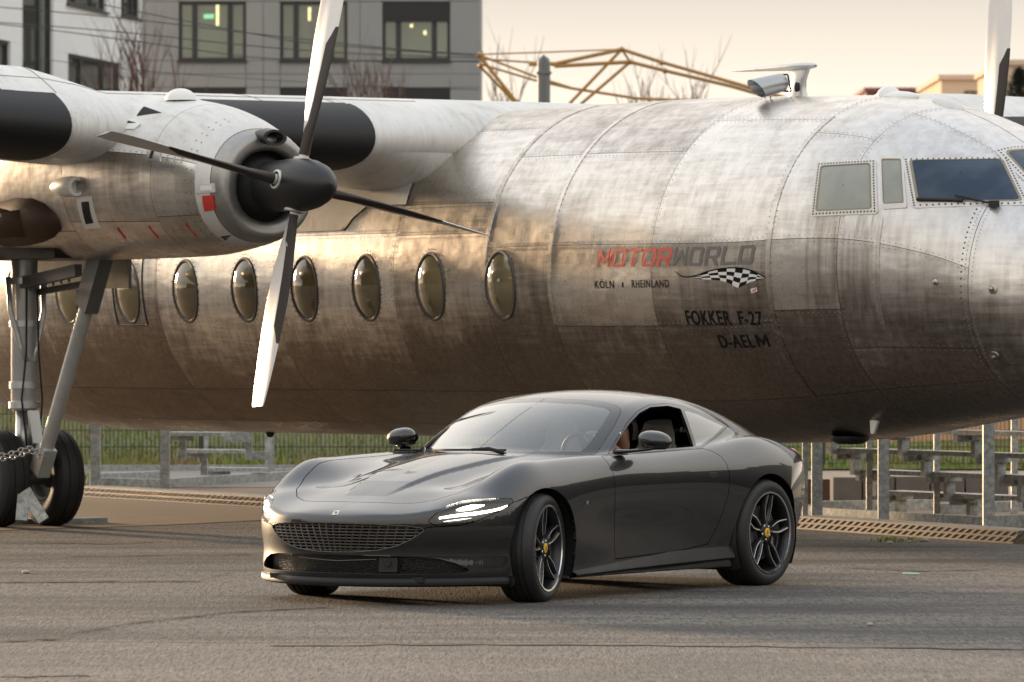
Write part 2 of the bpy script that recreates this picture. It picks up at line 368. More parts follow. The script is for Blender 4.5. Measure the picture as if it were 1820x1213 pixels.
def rounded(poly, r=.12, n=4):
    out = []; m = len(poly)
    for i in range(m):
        p0, p1, p2 = [np.array(poly[j % m], float) for j in (i - 1, i, i + 1)]
        a = p1 + (p0 - p1) * r; c = p1 + (p2 - p1) * r
        for k in range(n + 1):
            q = k / n; out.append(tuple(a * (1 - q) ** 2 + 2 * p1 * q * (1 - q) + c * q * q))
    return out
def deck_window(pix, mat, rim=.05, riv=True, name='flight_deck_window', hits=None):
    pts = poly_s(rounded(hits, .1), 2) if hits else [fhit(u, v, 4.2, 35) for u, v in poly_s(rounded(pix, .06, 3), 3)]
    poly = hits or [fhit(u, v, 4.2, 35) for u, v in poly_s(pix, 6)]; c = np.mean(np.array(pts), 0)
    def ring(k, off): return [fp(c[0] + (p[0] - c[0]) * k, c[1] + (p[1] - c[1]) * k, off) for p in pts]
    sz = max(max(p[0] for p in pts) - min(p[0] for p in pts), .3); e = rim / sz * 2
    fr = MB(); fr.grid([ring(1 + e * 1.5, .0), ring(1 + e * 1.5, .006), ring(1 + e * .25, .008), ring(1 + e * .25, .004)], True)
    w_ = fr.build(name, M['frame_light'], fuselage, True, 40)
    sl = MB(); sl.grid([ring(1 + e * .28, .010), ring(1.0, .012), ring(.975, .004)], True); sl.build('seal', M['frame_brass'], w_, True)
    pn = MB(); rr = [ring(k, .005) for k in (1.0, .75, .5, .25, .02)]; pn.grid(rr, True); pn.build('pane', mat, w_, True)
    if riv:
        L = poly_s([(c[0] + (p[0] - c[0]) * (1 + e * .85), c[1] + (p[1] - c[1]) * (1 + e * .85)) for p in poly], 18 if hits else 3); rivets('rivets', [(fp(*p, .0085), fus_n(*p)) for p in L], M['rivet'], w_, .0085)
    return w_
deck_window([(1461, 297), (1546, 292), (1548, 370), (1452, 374)], M['deck_glass'])
deck_window([(1568, 285), (1601, 285), (1606, 359), (1571, 361)], M['deck_glass'], .03, False)
wsw = deck_window([(1619, 286), (1780, 284), (1815, 357), (1632, 359)], M['deck_glass2'])
deck_window(None, M['deck_glass2'], .045, True, hits=[(4.75, 76), (4.75, 104), (5.2, 108), (5.2, 72)])
# windscreen wiper
a = fp(*fhit(1768, 367, 5, 50), .03); b_ = fp(*fhit(1700, 351, 4.6, 40), .03); c = fp(*fhit(1632, 356, 4.4, 35), .02); d = fp(*fhit(1712, 359, 4.6, 40), .02)
mb = MB(); mb.tube([a, b_], .009, 6); mb.tube([c, d], .014, 6); mb.box(a, (.07, .05, .05)); mb.build('windscreen_wiper', M['black_rubber'], AC, True, 40)
# ---- wing
def airfoil(n=26, t=.185, camber=.02):
    up, lo = [], []
    for k in range(n + 1):
        x = .5 * (1 - math.cos(math.pi * k / n))
        y = 5 * t * (.2969 * math.sqrt(x) - .126 * x - .3516 * x ** 2 + .2843 * x ** 3 - .1015 * x ** 4); c = camber * 4 * x * (1 - x)
        up.append((x, c + y)); lo.append((x, c - y))
    return up, lo
_up, _lo = airfoil()
def wing_sec(y):
    """leading edge s, z, chord, thickness scale at span station y (positive = port)"""
    a = abs(y)
    ch = float(np.interp(a, [0, 4.3, 14.5], [3.5, 3.45, 1.5])); le = float(np.interp(a, [0, 4.3, 14.5], [-1.83, -1.85, -2.35]))
    z = 3.31 + (0 if a < 4.0 else .07 * min(1, (a - 4.0) / 1.2) + max(0, a - 5.2) * .045)
    return le, z, ch
def wing_pt(y, x, zz, off=0.0):
    le, z, ch = wing_sec(y); kk = 1 + .42 * min(1, max(0, (abs(y) - 4.0) / .5)) * min(1, max(0, (9 - abs(y)) / 4)) * min(1, max(0, (x - .05) / .2)) if zz > 0 else 1; return Vector((le - x * ch, y, z + zz * ch * kk))
M['wing_white'], t, b = newmat('worn_white_paint')
v1 = coords(t); n1 = noise(t, v1, 1.6, 6, .65, .4); n2 = noise(t, coords(t, (1, 6, 1)), 3.0, 5, .7); n3 = noise(t, v1, 16, 6, .75)
c = ramp(t, math_(t, 'ADD', math_(t, 'MULTIPLY', n1, .5), math_(t, 'MULTIPLY', n2, .5)), [(.34, (.44, .43, .40)), (.46, (.60, .595, .57)), (.6, (.68, .68, .655))])
c = mixc(t, ramp(t, n3, [(.60, 0), (.72, .7)]), c, (.30, .28, .25)); t.links.new(c, b.inputs['Base Color']); t.links.new(ramp(t, n1, [(.3, .55), (.7, .36)]), b.inputs['Roughness']); bump(t, b, n1, .10, .03)
M['boot'] = simple('deicer_boot', (.010, .010, .011), .62, 0, .3, 12, .15, stretch=(1, 14, 1), bscale=10)
ys = [-14.5, -12, -9, -7, -6, -5.6, -5.2, -4.9, -4.6, -4.3, -4.0, -3, -1.9, -1, 0, 1, 1.9, 3, 4, 4.3, 4.6, 5.2, 6, 9, 12, 14.5]
mb = MB(); loop = _up[::-1] + _lo[1:]
mb.grid([[wing_pt(y, x, z) for x, z in loop] for y in ys])
wing = mb.build('wing', M['wing_white'], AC, True, 60)
def boot(y0, y1):
    mb = MB(); n = 6 if abs(y0) < 4 else 5; prof = [_up[k] for k in range(n, 0, -1)] + _lo[0:n + 5]
    rows = []
    for y in np.linspace(y0, y1, 14):
        le, z, ch = wing_sec(y); row = []
        for i, (x, zz) in enumerate(prof):
            d = Vector((-(x - .06), 0, zz)).normalized(); edge = 0 if i in (0, len(prof) - 1) else .008
            row.append(wing_pt(y, x, zz) + Vector((d.x, 0, d.z)) * edge)
        rows.append(row)
    # the inner end is rounded off, as the rubber is trimmed in a curve
    mb.grid(rows); return mb.build('deicer_boot', M['boot'], wing, True, 60)
boot(-1.76, -3.2); boot(-4.62, -12); boot(1.98, 3.2); boot(4.62, 12)
# seams of the wing skin
mb = MB()
for x in (.16, .42):
    k = min(range(len(_up)), key=lambda i: abs(_up[i][0] - x)); mb.tube([wing_pt(y, *_up[k]) for y in ys if y < 0], .004, 4)
for y in (-1.9, -2.6, -4.6, -5.1): mb.tube([wing_pt(y, *_up[k]) for k in range(5, 24)], .004, 4)
mb.build('wing_seam', M['rivet'], wing)
# ---- wing root fairing: a white fillet that spreads from the wing on to the fuselage side
def root_pt(y, x, zz, k):
    le, z, ch = wing_sec(-1.76); g = k ** 2.0
    return Vector((le - x * ch - .06 * k, y, z + zz * ch * (1 if zz > 0 else 1 + 1.5 * g)))
mb = MB(); rows = []
for k in np.linspace(0, 1, 12):
    y = -1.80 + 1.0 * k; rows.append([root_pt(y, x, zz, k) + Vector((0, 0, .002)) for x, zz in loop])
mb.grid(rows); fairing = mb.build('wing_root_fairing', M['wing_white'], AC, True, 60)
def skin_patch(poly, off, name, mat, parent, res=.06):
    """sheet cut to an outline in fuselage coordinates and laid on the skin"""
    bm = bmesh.new(); vs = [bm.verts.new((s, p / 42.0, 0)) for s, p in poly_s(poly, 4)]; fc = bm.faces.new(vs)
    s0 = min(p[0] for p in poly); s1 = max(p[0] for p in poly); q0 = min(p[1] for p in poly) / 42; q1 = max(p[1] for p in poly) / 42
    for k in np.arange(s0 + res, s1, res * 2): bmesh.ops.bisect_plane(bm, geom=bm.verts[:] + bm.edges[:] + bm.faces[:], plane_co=(k, 0, 0), plane_no=(1, 0, 0))
    for k in np.arange(q0 + res, q1, res): bmesh.ops.bisect_plane(bm, geom=bm.verts[:] + bm.edges[:] + bm.faces[:], plane_co=(0, k, 0), plane_no=(0, 1, 0))
    bmesh.ops.triangulate(bm, faces=bm.faces[:])
    for v in bm.verts: v.co = fp(v.co.x, v.co.y * 42, off)
    me = bpy.data.meshes.new(name); bm.to_mesh(me); bm.free(); me.materials.append(mat)
    for p in me.polygons: p.use_smooth = True
    o = bpy.data.objects.new(name, me); COL.objects.link(o); o.parent = parent; return o
rp = [(-2.32, 76), (-2.32, 58.4), (-2.30, 47.5), (-2.225, 34.3), (-2.18, 24.2), (-2.8, 24.6), (-2.98, 20), (-3.08, 15.5), (-5.6, 15.5), (-5.9, 30), (-5.9, 76)]
skin_patch(rp, .007, 'root_skin', M['wing_white'], fairing)
rivets('rivets', [(fp(s, p, .008), fus_n(s, p)) for s, p in poly_s(rp[1:8], 12)], M['rivet'], fairing, .006)
mb = MB(); mb.tube([fp(-2.32 - .03 * k, 58.4 + 2.6 * k, .012) for k in range(9)], .01, 5); mb.tube([fp(-2.36, 59, .012), fp(-1.9, 60, .004)], .006, 5); mb.build('fairing_seam', M['rivet'], fairing)
# round red-ringed fuelling mark on the fairing
M['red_mark'] = simple('red_mark', (.45, .03, .025), .5)
s_, p_ = fhit(632, 291, -2.8, 40)
q = Vector(root_pt(-1.72, 0.03, -.055, .3)); 
mb = MB(); nn = Vector((.62, -.62, -.35)).normalized(); mb.lathe([(.020, .0), (.020, .004), (.034, .004), (.034, 0)], fp(s_, p_, .012), fus_n(s_, p_), 16); mb.build('filler_mark', M['red_mark'], fairing)
# ---- engine nacelles
NZ = 2.838
def YN(side): return -3.6 if side < 0 else 3.3
M['lip'] = simple('worn_lip', (.34, .33, .31), .38, .8, .35, 9, .15)
_Nc = np.array([(-.45, 2.42, 3.25, .415), (-.64, 2.385, 3.315, .465), (-.95, 2.335, 3.43, .545), (-1.4, 2.295, 3.535, .605), (-2.1, 2.285, 3.615, .635), (-3.0, 2.28, 3.685, .64), (-3.6, 2.28, 3.705, .635), (-5, 2.30, 3.69, .58), (-6.5, 2.50, 3.58, .44), (-8.0, 3.0, 3.4, .08)])
n_o = np.argsort(_Nc[:, 0]); n_zb, n_zt, n_hw = [pchip(_Nc[n_o, 0], _Nc[n_o, i]) for i in (1, 2, 3)]
def nac(s, ph, off=0.0, side=-1):
    """ph: degrees up from the outboard side"""
    zb, zt, hw = float(n_zb(s)), float(n_zt(s)), float(n_hw(s)); e = .92
    c, sn = math.cos(R(ph)), math.sin(R(ph)); c_ = math.copysign(abs(c) ** e, c); s_ = math.copysign(abs(sn) ** e, sn)
    return Vector((s, YN(side) + side * (hw + off) * c_, (zb + zt) / 2 + ((zt - zb) / 2 + off) * s_))
def nac_n(s, ph, side=-1):
    a = nac(s + .002, ph, 0, side) - nac(s - .002, ph, 0, side); b = nac(s, ph + .2, 0, side) - nac(s, ph - .2, 0, side); n = a.cross(b).normalized()
    return n if n.dot(nac(s, ph, 0, side) - Vector((s, YN(side), 2.95))) > 0 else -n
def nacelle(side):
    us = MB(); us.grid([[nac(s, p, -.012, side) for p in np.linspace(-90, 270, 41)] for s in np.linspace(-8, -.74, 40)]); root = us.build('engine_nacelle', M['underskin'], AC, True)
    for s0, s1, phs in ((-1.32, -.77, (-90, -28, 16, 164, 208, 270)), (-2.75, -1.325, (-90, -32, 16, 164, 212, 270)), (-4.2, -2.755, (-90, -40, 20, 160, 220, 270)), (-8, -4.205, (-90, 40, 140, 270))):
        for a, b in zip(phs[:-1], phs[1:]):
            mb = MB(); ns = max(4, int((s1 - s0) / .08)); n = max(4, int((b - a) / 4))
            mb.grid([[nac(s0 + (s1 - s0) * i / ns, a + .25 + (b - a - .5) * j / n, 0, side) for j in range(n + 1)] for i in range(ns + 1)])
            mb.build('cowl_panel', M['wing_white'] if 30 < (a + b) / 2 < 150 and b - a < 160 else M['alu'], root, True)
    # intake ring at the front: two grey bands, then the black annulus
    c0 = Vector((0, YN(side), NZ))
    mb = MB(); mb.grid([[nac(s, p, o, side) for p in np.linspace(-90, 270, 49)[:-1]] for s, o in ((-.77, .0), (-.765, .006), (-.61, .006), (-.605, .001))], True); rg = mb.build('cowl_ring', M['frame_light'], root, True, 40)
    mb = MB(); mb.grid([[nac(s, p, o, side) for p in np.linspace(-90, 270, 49)[:-1]] for s, o in ((-.60, .0), (-.52, 0), (-.47, -.005), (-.452, -.02), (-.45, -.05), (-.46, -.095), (-.48, -.135), (-.58, -.155))], True); mb.build('intake_lip', M['lip'], rg, True, 70)
    mb = MB(); mb.grid([[Vector((s, YN(side) + side * r * math.cos(R(p)), NZ + r * math.sin(R(p)))) for p in np.linspace(0, 360, 37)[:-1]] for s, r in ((-.64, .33), (-.62, .28), (-.55, .24), (-.42, .20))], True); mb.build('intake_throat', M['dark_void'], rg, True)
    # oil cooler scoop on top of the ring
    mb = MB(); pth = [(-.78, .43), (-.62, .46), (-.48, .47), (-.36, .455)]
    mb.grid([[Vector((s, YN(side) + k * .11 * math.cos(R(p)), NZ + r - .07 + k * .065 * math.sin(R(p)))) for p in range(0, 360, 20)] for (s, r), k in zip(pth + [(-.36, .455), (-.51, .46)], (.5, .9, 1, 1.0, .72, .6))], True); mb.build('oil_cooler_scoop', M['black_paint'], root, True, 50)
    return root
NS = nacelle(-1); NP = nacelle(1)
def on_nac(s, p, off=0.0): return nac(s, p) + nac_n(s, p) * off
def nhit(u, v, s0=-2.5, p0=10):
    s, p = s0, p0
    for k in range(60):
        a = a2px(nac(s, p)); b = a2px(nac(s + 1e-3, p)); c = a2px(nac(s, p + .1))
        j = np.array([[(b[0] - a[0]) / 1e-3, (c[0] - a[0]) / .1], [(b[1] - a[1]) / 1e-3, (c[1] - a[1]) / .1]])
        d = np.linalg.lstsq(j, np.array([u - a[0], v - a[1]]), rcond=None)[0]; s += float(np.clip(d[0], -.2, .2)); p += float(np.clip(d[1], -8, 8))
        s = min(max(s, -7), -.2); p = min(max(p, -85), 110)
    return s, p
def npatch(name, pix, mat, off=.006, parent=NS):
    q = [nhit(u, v) for u, v in pix]; pts = poly_s(q, 3); c = np.mean(np.array(pts), 0)
    mb = MB(); ring = lambda k, o: [on_nac(c[0] + (p[0] - c[0]) * k, c[1] + (p[1] - c[1]) * k, o) for p in pts]
    mb.grid([ring(1, 0), ring(1, off), ring(.6, off), ring(.02, off)], True); return mb.build(name, mat, parent, True, 40)
M['red_paint'] = simple('red_paint', (.50, .035, .025), .5, 0, .2, 30)
M['brown_duct'] = simple('burnt_metal', (.075, .045, .03), .55, .5, .35, 7, .2)
npatch('red_placard', [(361, 348), (380, 347), (384, 372), (365, 375)], M['red_paint'], .013)
w_ = npatch('side_vent', [(136, 351), (163, 349), (179, 405), (152, 407)], M['white_paint']); npatch('grille', [(146, 359), (159, 358), (167, 396), (154, 398)], M['dark_void'], .010, w_)
w_ = npatch('upper_inlet', [(131, 219), (172, 219), (164, 240), (132, 241)], M['white_paint']); npatch('opening', [(139, 222), (170, 222), (163, 233), (140, 232)], M['dark_void'], .010, w_)
w_ = npatch('slot', [(350, 328), (383, 326), (384, 342), (350, 344)], M['frame_light'], .012); npatch('opening', [(358, 330), (378, 330), (379, 339), (359, 339)], M['white_paint'], .016, w_); 
w_ = npatch('cooling_slot', [(262, 268), (287, 270), (285, 287), (262, 287)], M['alu']); npatch('opening', [(270, 269), (275, 268), (271, 282), (266, 282)], M['dark_void'], .010, w_)
npatch('top_vent', [(256, 190), (287, 201), (243, 207)], M['dark_void'], .004)
w_ = npatch('flush_scoop', [(195, 223), (210, 212), (240, 213), (251, 222), (240, 231), (205, 230)], M['white_paint'], .012); npatch('opening', [(217, 214), (243, 220), (215, 222)], M['dark_void'], .016, w_)
npatch('inspection_cover', [(178, 197), (205, 177), (208, 180), (200, 193), (180, 203)], M['frame_light'], .005)
npatch('drain_opening', [(392, 420), (412, 417), (401, 427)], M['dark_void'], .006)
for a, b in (((209, 405), (223, 424)), ((264, 402), (282, 423)), ((330, 397), (350, 421))):
    mb = MB(); mb.tube([on_nac(*nhit(*a), .004), on_nac(*nhit(*b), .004)], .008, 5); mb.build('red_stripe', M['red_mark'], NS)
# ram air scoop, a small pod with a hole in front
s_, p_ = nhit(125, 332); o = on_nac(s_, p_); n = nac_n(s_, p_)
prof = [(0, -.27), (.035, -.24), (.07, -.15), (.085, -.02), (.086, .10), (.08, .17), (.055, .175), (.05, .10), (.0, .08)]
mb = MB(); mb.lathe(prof, o + n * .03, (1, 0, 0), 20); mb.build('ram_air_scoop', M['white_paint'], NS, True, 50)
# blister on top
mb = MB(); c = nac(-1.75, 84); mb.add([c + Vector((.17 * math.cos(a) * math.cos(b), .12 * math.sin(a) * math.cos(b), .10 * math.sin(b) - .01)) for b in np.linspace(0, 1.57, 6) for a in np.linspace(0, 2 * math.pi, 17)[:-1]], [(i * 16 + k, i * 16 + (k + 1) % 16, (i + 1) * 16 + (k + 1) % 16, (i + 1) * 16 + k) for i in range(5) for k in range(16)]); mb.build('blister', M['white_paint'], NS, True)
# exhaust: a burnt metal shroud standing out of the outboard side, open to the rear
c0 = nac(*nhit(52, 388, -4, 0)); rows = []
for x, k, dz in ((.52, .05, 0), (.47, .5, 0), (.36, .80, 0), (.16, 1.0, 0), (-.12, 1.07, -.01), (-.5, 1.0, -.03), (-.5, .84, -.03), (-.1, .86, -.01), (.2, .7, 0)):
    rows.append([c0 + Vector((x, -.17 * k * max(0, math.cos(R(a))) + .05, .205 * k * math.sin(R(a)) + dz)) for a in range(-100, 101, 10)])
mb = MB(); mb.grid(rows); mb.build('exhaust_shroud', M['brown_duct'], NS, True, 50)
mb = MB(); mb.lathe([(.16, 0), (.15, .5), (.05, .55)], c0 + Vector((-.45, .0, -.03)), (1, 0, 0), 18); mb.build('exhaust_pipe', M['brown_duct'], NS, True)
# seams with dark rivets round the cowl
pts = []
for s in (-.81, -.87):
    for p in np.arange(-80, 80, 9): pts.append((on_nac(s, p, .001), nac_n(s, p)))
for p in (14.4, 17.6):
    for s in np.arange(-4, -.85, .09): pts.append((on_nac(s, p, .001), nac_n(s, p)))
rivets('rivet_rows', pts, M['rivet'], NS, .007)
# ---- propellers
M['blade_white'] = simple('blade_paint', (.70, .68, .65), .38, .15, .12, 5, .05)
M['blade_boot'] = simple('blade_boot', (.030, .022, .018), .6, 0, .35, 14, .15)
M['blade_back'] = simple('blade_back', (.045, .043, .04), .55, 0, .25, 8, .05)
def propeller(side, rot):
    c0 = Vector((0, YN(side), NZ))
    hub = MB(); prof = [(.200, -.42), (.205, -.20), (.212, -.05), (.21, .08), (.195, .2), (.165, .31), (.12, .40), (.07, .46), (.03, .488), (0.001, .497)]
    hub.lathe(prof, c0, (1, 0, 0), 40); pr = hub.build('propeller', M['black_paint'], AC, True, 60)
    bk = MB(); bk.lathe([(.20, -.42), (.19, -.43), (.0, -.435)], c0, (1, 0, 0), 30); bk.build('spinner_backplate', M['frame_light'], pr, True)
    for k in range(4):
        th = R(rot + 90 * k); sp = Vector((0, math.cos(th), math.sin(th))); tg = Vector((0, -math.sin(th), math.cos(th))); ax = Vector((1, 0, 0))
        st = [(.13, .07, .07, 96), (.24, .075, .068, 96), (.34, .12, .06, 96), (.5, .20, .05, 95), (.7, .27, .042, 93), (.95, .315, .034, 91), (1.2, .325, .027, 88), (1.45, .31, .021, 85), (1.65, .285, .016, 82.5), (1.76, .25, .012, 81.5), (1.785, .225, .008, 81)]
        def sec(r, ch, tk, be, part):
            be = R(be); cd = tg * math.cos(be) * TW + ax * math.sin(be); nd = -tg * math.sin(be) * TW + ax * math.cos(be); o = c0 + sp * r; out = []
            for j in range(20):
                a = 2 * math.pi * j / 20; x = math.cos(a); y = math.sin(a); sh = 1 if tk > ch * .7 else (.5 + .5 * abs(y)) ** 0.5
                xx = x * ch / 2; tkk = tk / 2 * y * (1.25 if x > 0 else .85) * (1.0 if x > -.2 else (1 + x * .55))
                out.append(o + cd * xx + nd * tkk)
            return out
        TW = -1
        mb = MB(); mb.grid([sec(*q, 0) for q in st], True); e = sec(*st[-1], 0); mb.add(e, [tuple(range(len(e)))])
        bl = mb.build('blade', M['blade_white'], pr, True, 60)
        # rubber de-icing boot on the leading edge, out to two thirds of the span
        mb = MB(); rows = []
        for r in np.linspace(.24, 1.28, 16):
            ch, tk, be = [float(np.interp(r, [q[0] for q in st], [q[i] for q in st])) for i in (1, 2, 3)]
            w_ = sec(r, ch, tk, be, 0); c = c0 + sp * r; k1 = 4 if r < 1.15 else (3 if r < 1.24 else 2)
            if r < .5: k1 = 5
            row = [c + (w_[j % 20] - c) * 1.0 + (w_[j % 20] - c).normalized() * .004 for j in range(-5, 6)]
            lim = k1 / 5
            row = [c + (p - c) for p in row]
            full = [w_[j % 20] for j in range(-5, 6)]; mid = w_[0]
            nr = []
            for j in range(-5, 6):
                jj = j * lim; a0 = math.floor(jj); fr_ = jj - a0; p = w_[int(a0) % 20].lerp(w_[int(a0 + 1) % 20], fr_); nr.append(p + (p - c).normalized() * .004)
            rows.append(nr)
        mb.grid(rows); mb.build('deicer_strip', M['blade_boot'], bl, True)
        mb = MB(); mb.lathe([(.062, .0), (.078, .005), (.078, .03), (.062, .035)], c0 + sp * .185, sp, 18); mb.build('blade_collar', M['frame_light'], bl, True, 40)
    return pr
propeller(-1, -12.0); propeller(1, -4.4)
# ---- main landing gear, starboard
M['gear_paint'] = simple('gear_paint', (.60, .61, .60), .36, .55, .2, 9, .1)
M['gear_dark'] = simple('gear_dark', (.13, .13, .125), .55, .3, .25, 8, .1)
M['tyre'] = simple('aircraft_tyre', (.014, .014, .0145), .62, 0, .3, 9, .15)
gs, gy = -4.62, -3.6
g = MB(); g.tube([(gs, gy, .45), (gs, gy, 1.02)], .075, 20); leg = None
g2 = MB(); g2.tube([(gs, gy, 1.0), (gs, gy, 1.03), (gs, gy, 2.5)], [.10, .115, .115], 24); leg = g2.build('main_gear_leg', M['gear_paint'], AC, True, 40)
g.build('oleo_piston', M['steel'], leg, True)
for z, r in ((1.05, .135), (1.22, .13), (1.75, .13), (2.12, .15)):
    MB().lathe([(.11, -.03), (r, -.028), (r, .028), (.11, .03)], (gs, gy, z), (0, 0, 1), 24).build('collar', M['gear_paint'], leg, True, 40)
for sy in (-1, 1):    # forked links running down both sides to the waist of the leg
    MB().tube([(gs + .02, gy + sy * .17, 2.15), (gs + .05, gy + sy * .16, 1.85), (gs + .08, gy + sy * .08, 1.55), (gs + .11, gy + sy * .03, 1.42)], .025, 10).build('support_link', M['gear_paint'], leg, True)
    MB().tube([(gs + .14, gy + sy * .05, 2.1), (gs + .15, gy + sy * .06, 1.5), (gs + .14, gy + sy * .10, 1.1), (gs + .16, gy + sy * .06, .7)], .009, 6).build('brake_hose', M['black_rubber'], leg, True)
MB().beam((gs + .16, gy, 1.0), (gs + .24, gy, .72), .10, .03).beam((gs + .24, gy, .72), (gs + .05, gy, .48), .10, .03).build('torque_link', M['steel'], leg)
ax_ = MB(); ax_.tube([(gs, gy - .36, .42), (gs, gy + .36, .42)], .06, 16); ax_.build('axle', M['gear_dark'], leg, True, 40)
for yy in (gy - .265, gy + .265):
    tp = [(.19, -.09), (.22, -.115), (.30, -.135), (.37, -.125), (.405, -.10), (.42, -.055), (.42, -.05), (.412, -.047), (.412, -.038), (.421, -.035), (.423, -.008), (.414, -.006), (.414, .006), (.423, .008)]
    tp += [(r, -a) for r, a in tp[::-1]]
    t_ = MB(); t_.lathe(tp, (gs, yy, .42), (0, 1, 0), 48); wh = t_.build('main_wheel', M['tyre'], AC, True, 35)
    MB().lathe([(.19, -.10), (.175, -.09), (.16, -.03), (.09, -.02), (.07, -.09), (.001, -.09)], (gs, yy, .42), (0, 1, 0), 32).lathe([(.19, .10), (.175, .09), (.16, .03), (.09, .02), (.07, .09), (.001, .09)], (gs, yy, .42), (0, 1, 0), 32).build('wheel_hub', M['gear_dark'], wh, True, 40)
# folding drag brace with its faired head
MB().tube([(-4.26, gy, .60), (-3.42, gy, 2.02)], .062, 20).build('drag_brace', M['gear_paint'], AC, True, 40)
MB().beam((-3.50, gy - .0, 1.88), (-3.22, gy, 2.36), .20, .13, (0, 1, 0)).build('drag_brace_head', M['gear_dark'], AC)
MB().beam((-4.34, gy, .47), (-4.2, gy, .70), .16, .12, (0, 1, 0)).build('brace_foot', M['gear_paint'], AC)
MB().beam((-4.75, gy - .05, 2.08), (-3.55, gy - .05, 2.20), .07, .10).beam((-4.6, gy + .12, 2.02), (-3.6, gy + .12, 2.10), .05, .05).build('retraction_link', M['gear_dark'], AC)
for s in np.linspace(-4.4, -3.7, 6): MB().tube([(s, gy - .06, 2.11 + (s + 4.4) * .1), (s, gy - .06, 2.03 + (s + 4.4) * .1)], .012, 6).build('link_bolt', M['gear_dark'], AC, True)
MB().beam((-5.6, gy - .42, 2.16), (-4.35, gy - .42, 2.16), .03, .40).build('gear_door', M['gear_dark'], AC)
MB().beam((-5.6, gy + .42, 2.20), (-3.5, gy + .42, 2.20), .03, .30).build('gear_door', M['gear_dark'], AC)
MB().box((-4.4, gy, 2.38), (2.0, .72, .16)).build('gear_bay', M['dark_void'], AC)
# ---- antennas and domes along the top
mb = MB(); o = fp(1.76, 90)
for q in (0,):
    sec_ = lambda z, c, tk, x0: [Vector((x0 + c * math.cos(a), tk * math.sin(a), z)) for a in np.linspace(0, 2 * math.pi, 21)[:-1]]
    mb.grid([sec_(o.z - .03, .14, .05, 1.74), sec_(o.z + .04, .11, .04, 1.74), sec_(o.z + .12, .095, .032, 1.76), sec_(o.z + .20, .13, .03, 1.77), sec_(o.z + .225, .2, .02, 1.74)], True)
mb.build('antenna_mast', M['gear_paint'], AC, True, 60)
mb = MB(); tp_ = [(1.98, .004), (1.95, .02), (1.84, .032), (1.65, .030), (1.3, .02), (.98, .012), (.82, .003)]
mb.grid([[Vector((s, r * 2.2 * math.cos(a), o.z + .235 + r * math.sin(a))) for a in np.linspace(0, 2 * math.pi, 15)[:-1]] for s, r in tp_], True); mb.build('antenna_bar', M['gear_paint'], AC, True, 60)
for s, l, hh in ((3.02, .30, .055), (2.95, .11, .095)):
    c = fp(s, 90); mb = MB(); mb.grid([[Vector((s + l * math.cos(a) * math.cos(b), .10 * math.sin(a) * math.cos(b), c.z - .02 + hh * math.sin(b))) for a in np.linspace(0, 2 * math.pi, 21)[:-1]] for b in np.linspace(-.2, 1.57, 7)], True); mb.build('dome', M['white_paint'], AC, True)
s_, p_ = fhit(1687, 187, 3.9, 84); c = fp(s_, p_); mb = MB(); mb.grid([[c + Vector((.19 * math.cos(a) * math.cos(b), .08 * math.sin(a) * math.cos(b), .05 * math.sin(b) - .01 - .05 * math.cos(a) * math.cos(b))) for a in np.linspace(0, 2 * math.pi, 17)[:-1]] for b in np.linspace(-.2, 1.57, 6)], True); mb.build('beacon', M['frame_light'], AC, True)
# small fittings on the nose and belly
for u, v, r in ((1663, 502, .016), (1765, 514, .026), (1768, 634, .03)):
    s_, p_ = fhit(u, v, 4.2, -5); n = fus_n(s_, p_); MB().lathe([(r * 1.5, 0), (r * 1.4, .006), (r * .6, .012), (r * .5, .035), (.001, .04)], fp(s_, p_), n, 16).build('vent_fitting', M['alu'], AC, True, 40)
s_, p_ = fhit(1546, 748, 3.2, -60); o = fp(s_, p_); MB().add([o + Vector(q) for q in ((0, 0, .01), (.10, 0, 0), (.06, -.01, -.10), (.02, -.01, -.10), (0, .02, .01), (.10, .02, 0), (.06, .01, -.10), (.02, .01, -.10))], [(0, 1, 2, 3), (7, 6, 5, 4), (0, 4, 5, 1), (1, 5, 6, 2), (2, 6, 7, 3), (3, 7, 4, 0)]).build('drain_mast', M['frame_light'], AC)
MB().lathe([(.001, -.035), (.10, -.03), (.15, 0), (.15, .03)], (2.78, -.25, .835), (0, 0, 1), 20).build('belly_light', M['black_paint'], AC, True)
MB().lathe([(.001, -.045), (.03, -.035), (.045, 0), (.045, .04)], (-6.4, -.1, .745), (0, 0, 1), 16).build('belly_beacon', M['black_paint'], AC, True)
# radome rivets
pts = []
for p in np.arange(-70, 80, 2.6):
    for s in (4.94,): pts.append((fp(s, p, .001), fus_n(s, p)))
rivets('rivet_rows', pts, M['rivet'], fuselage, .008)
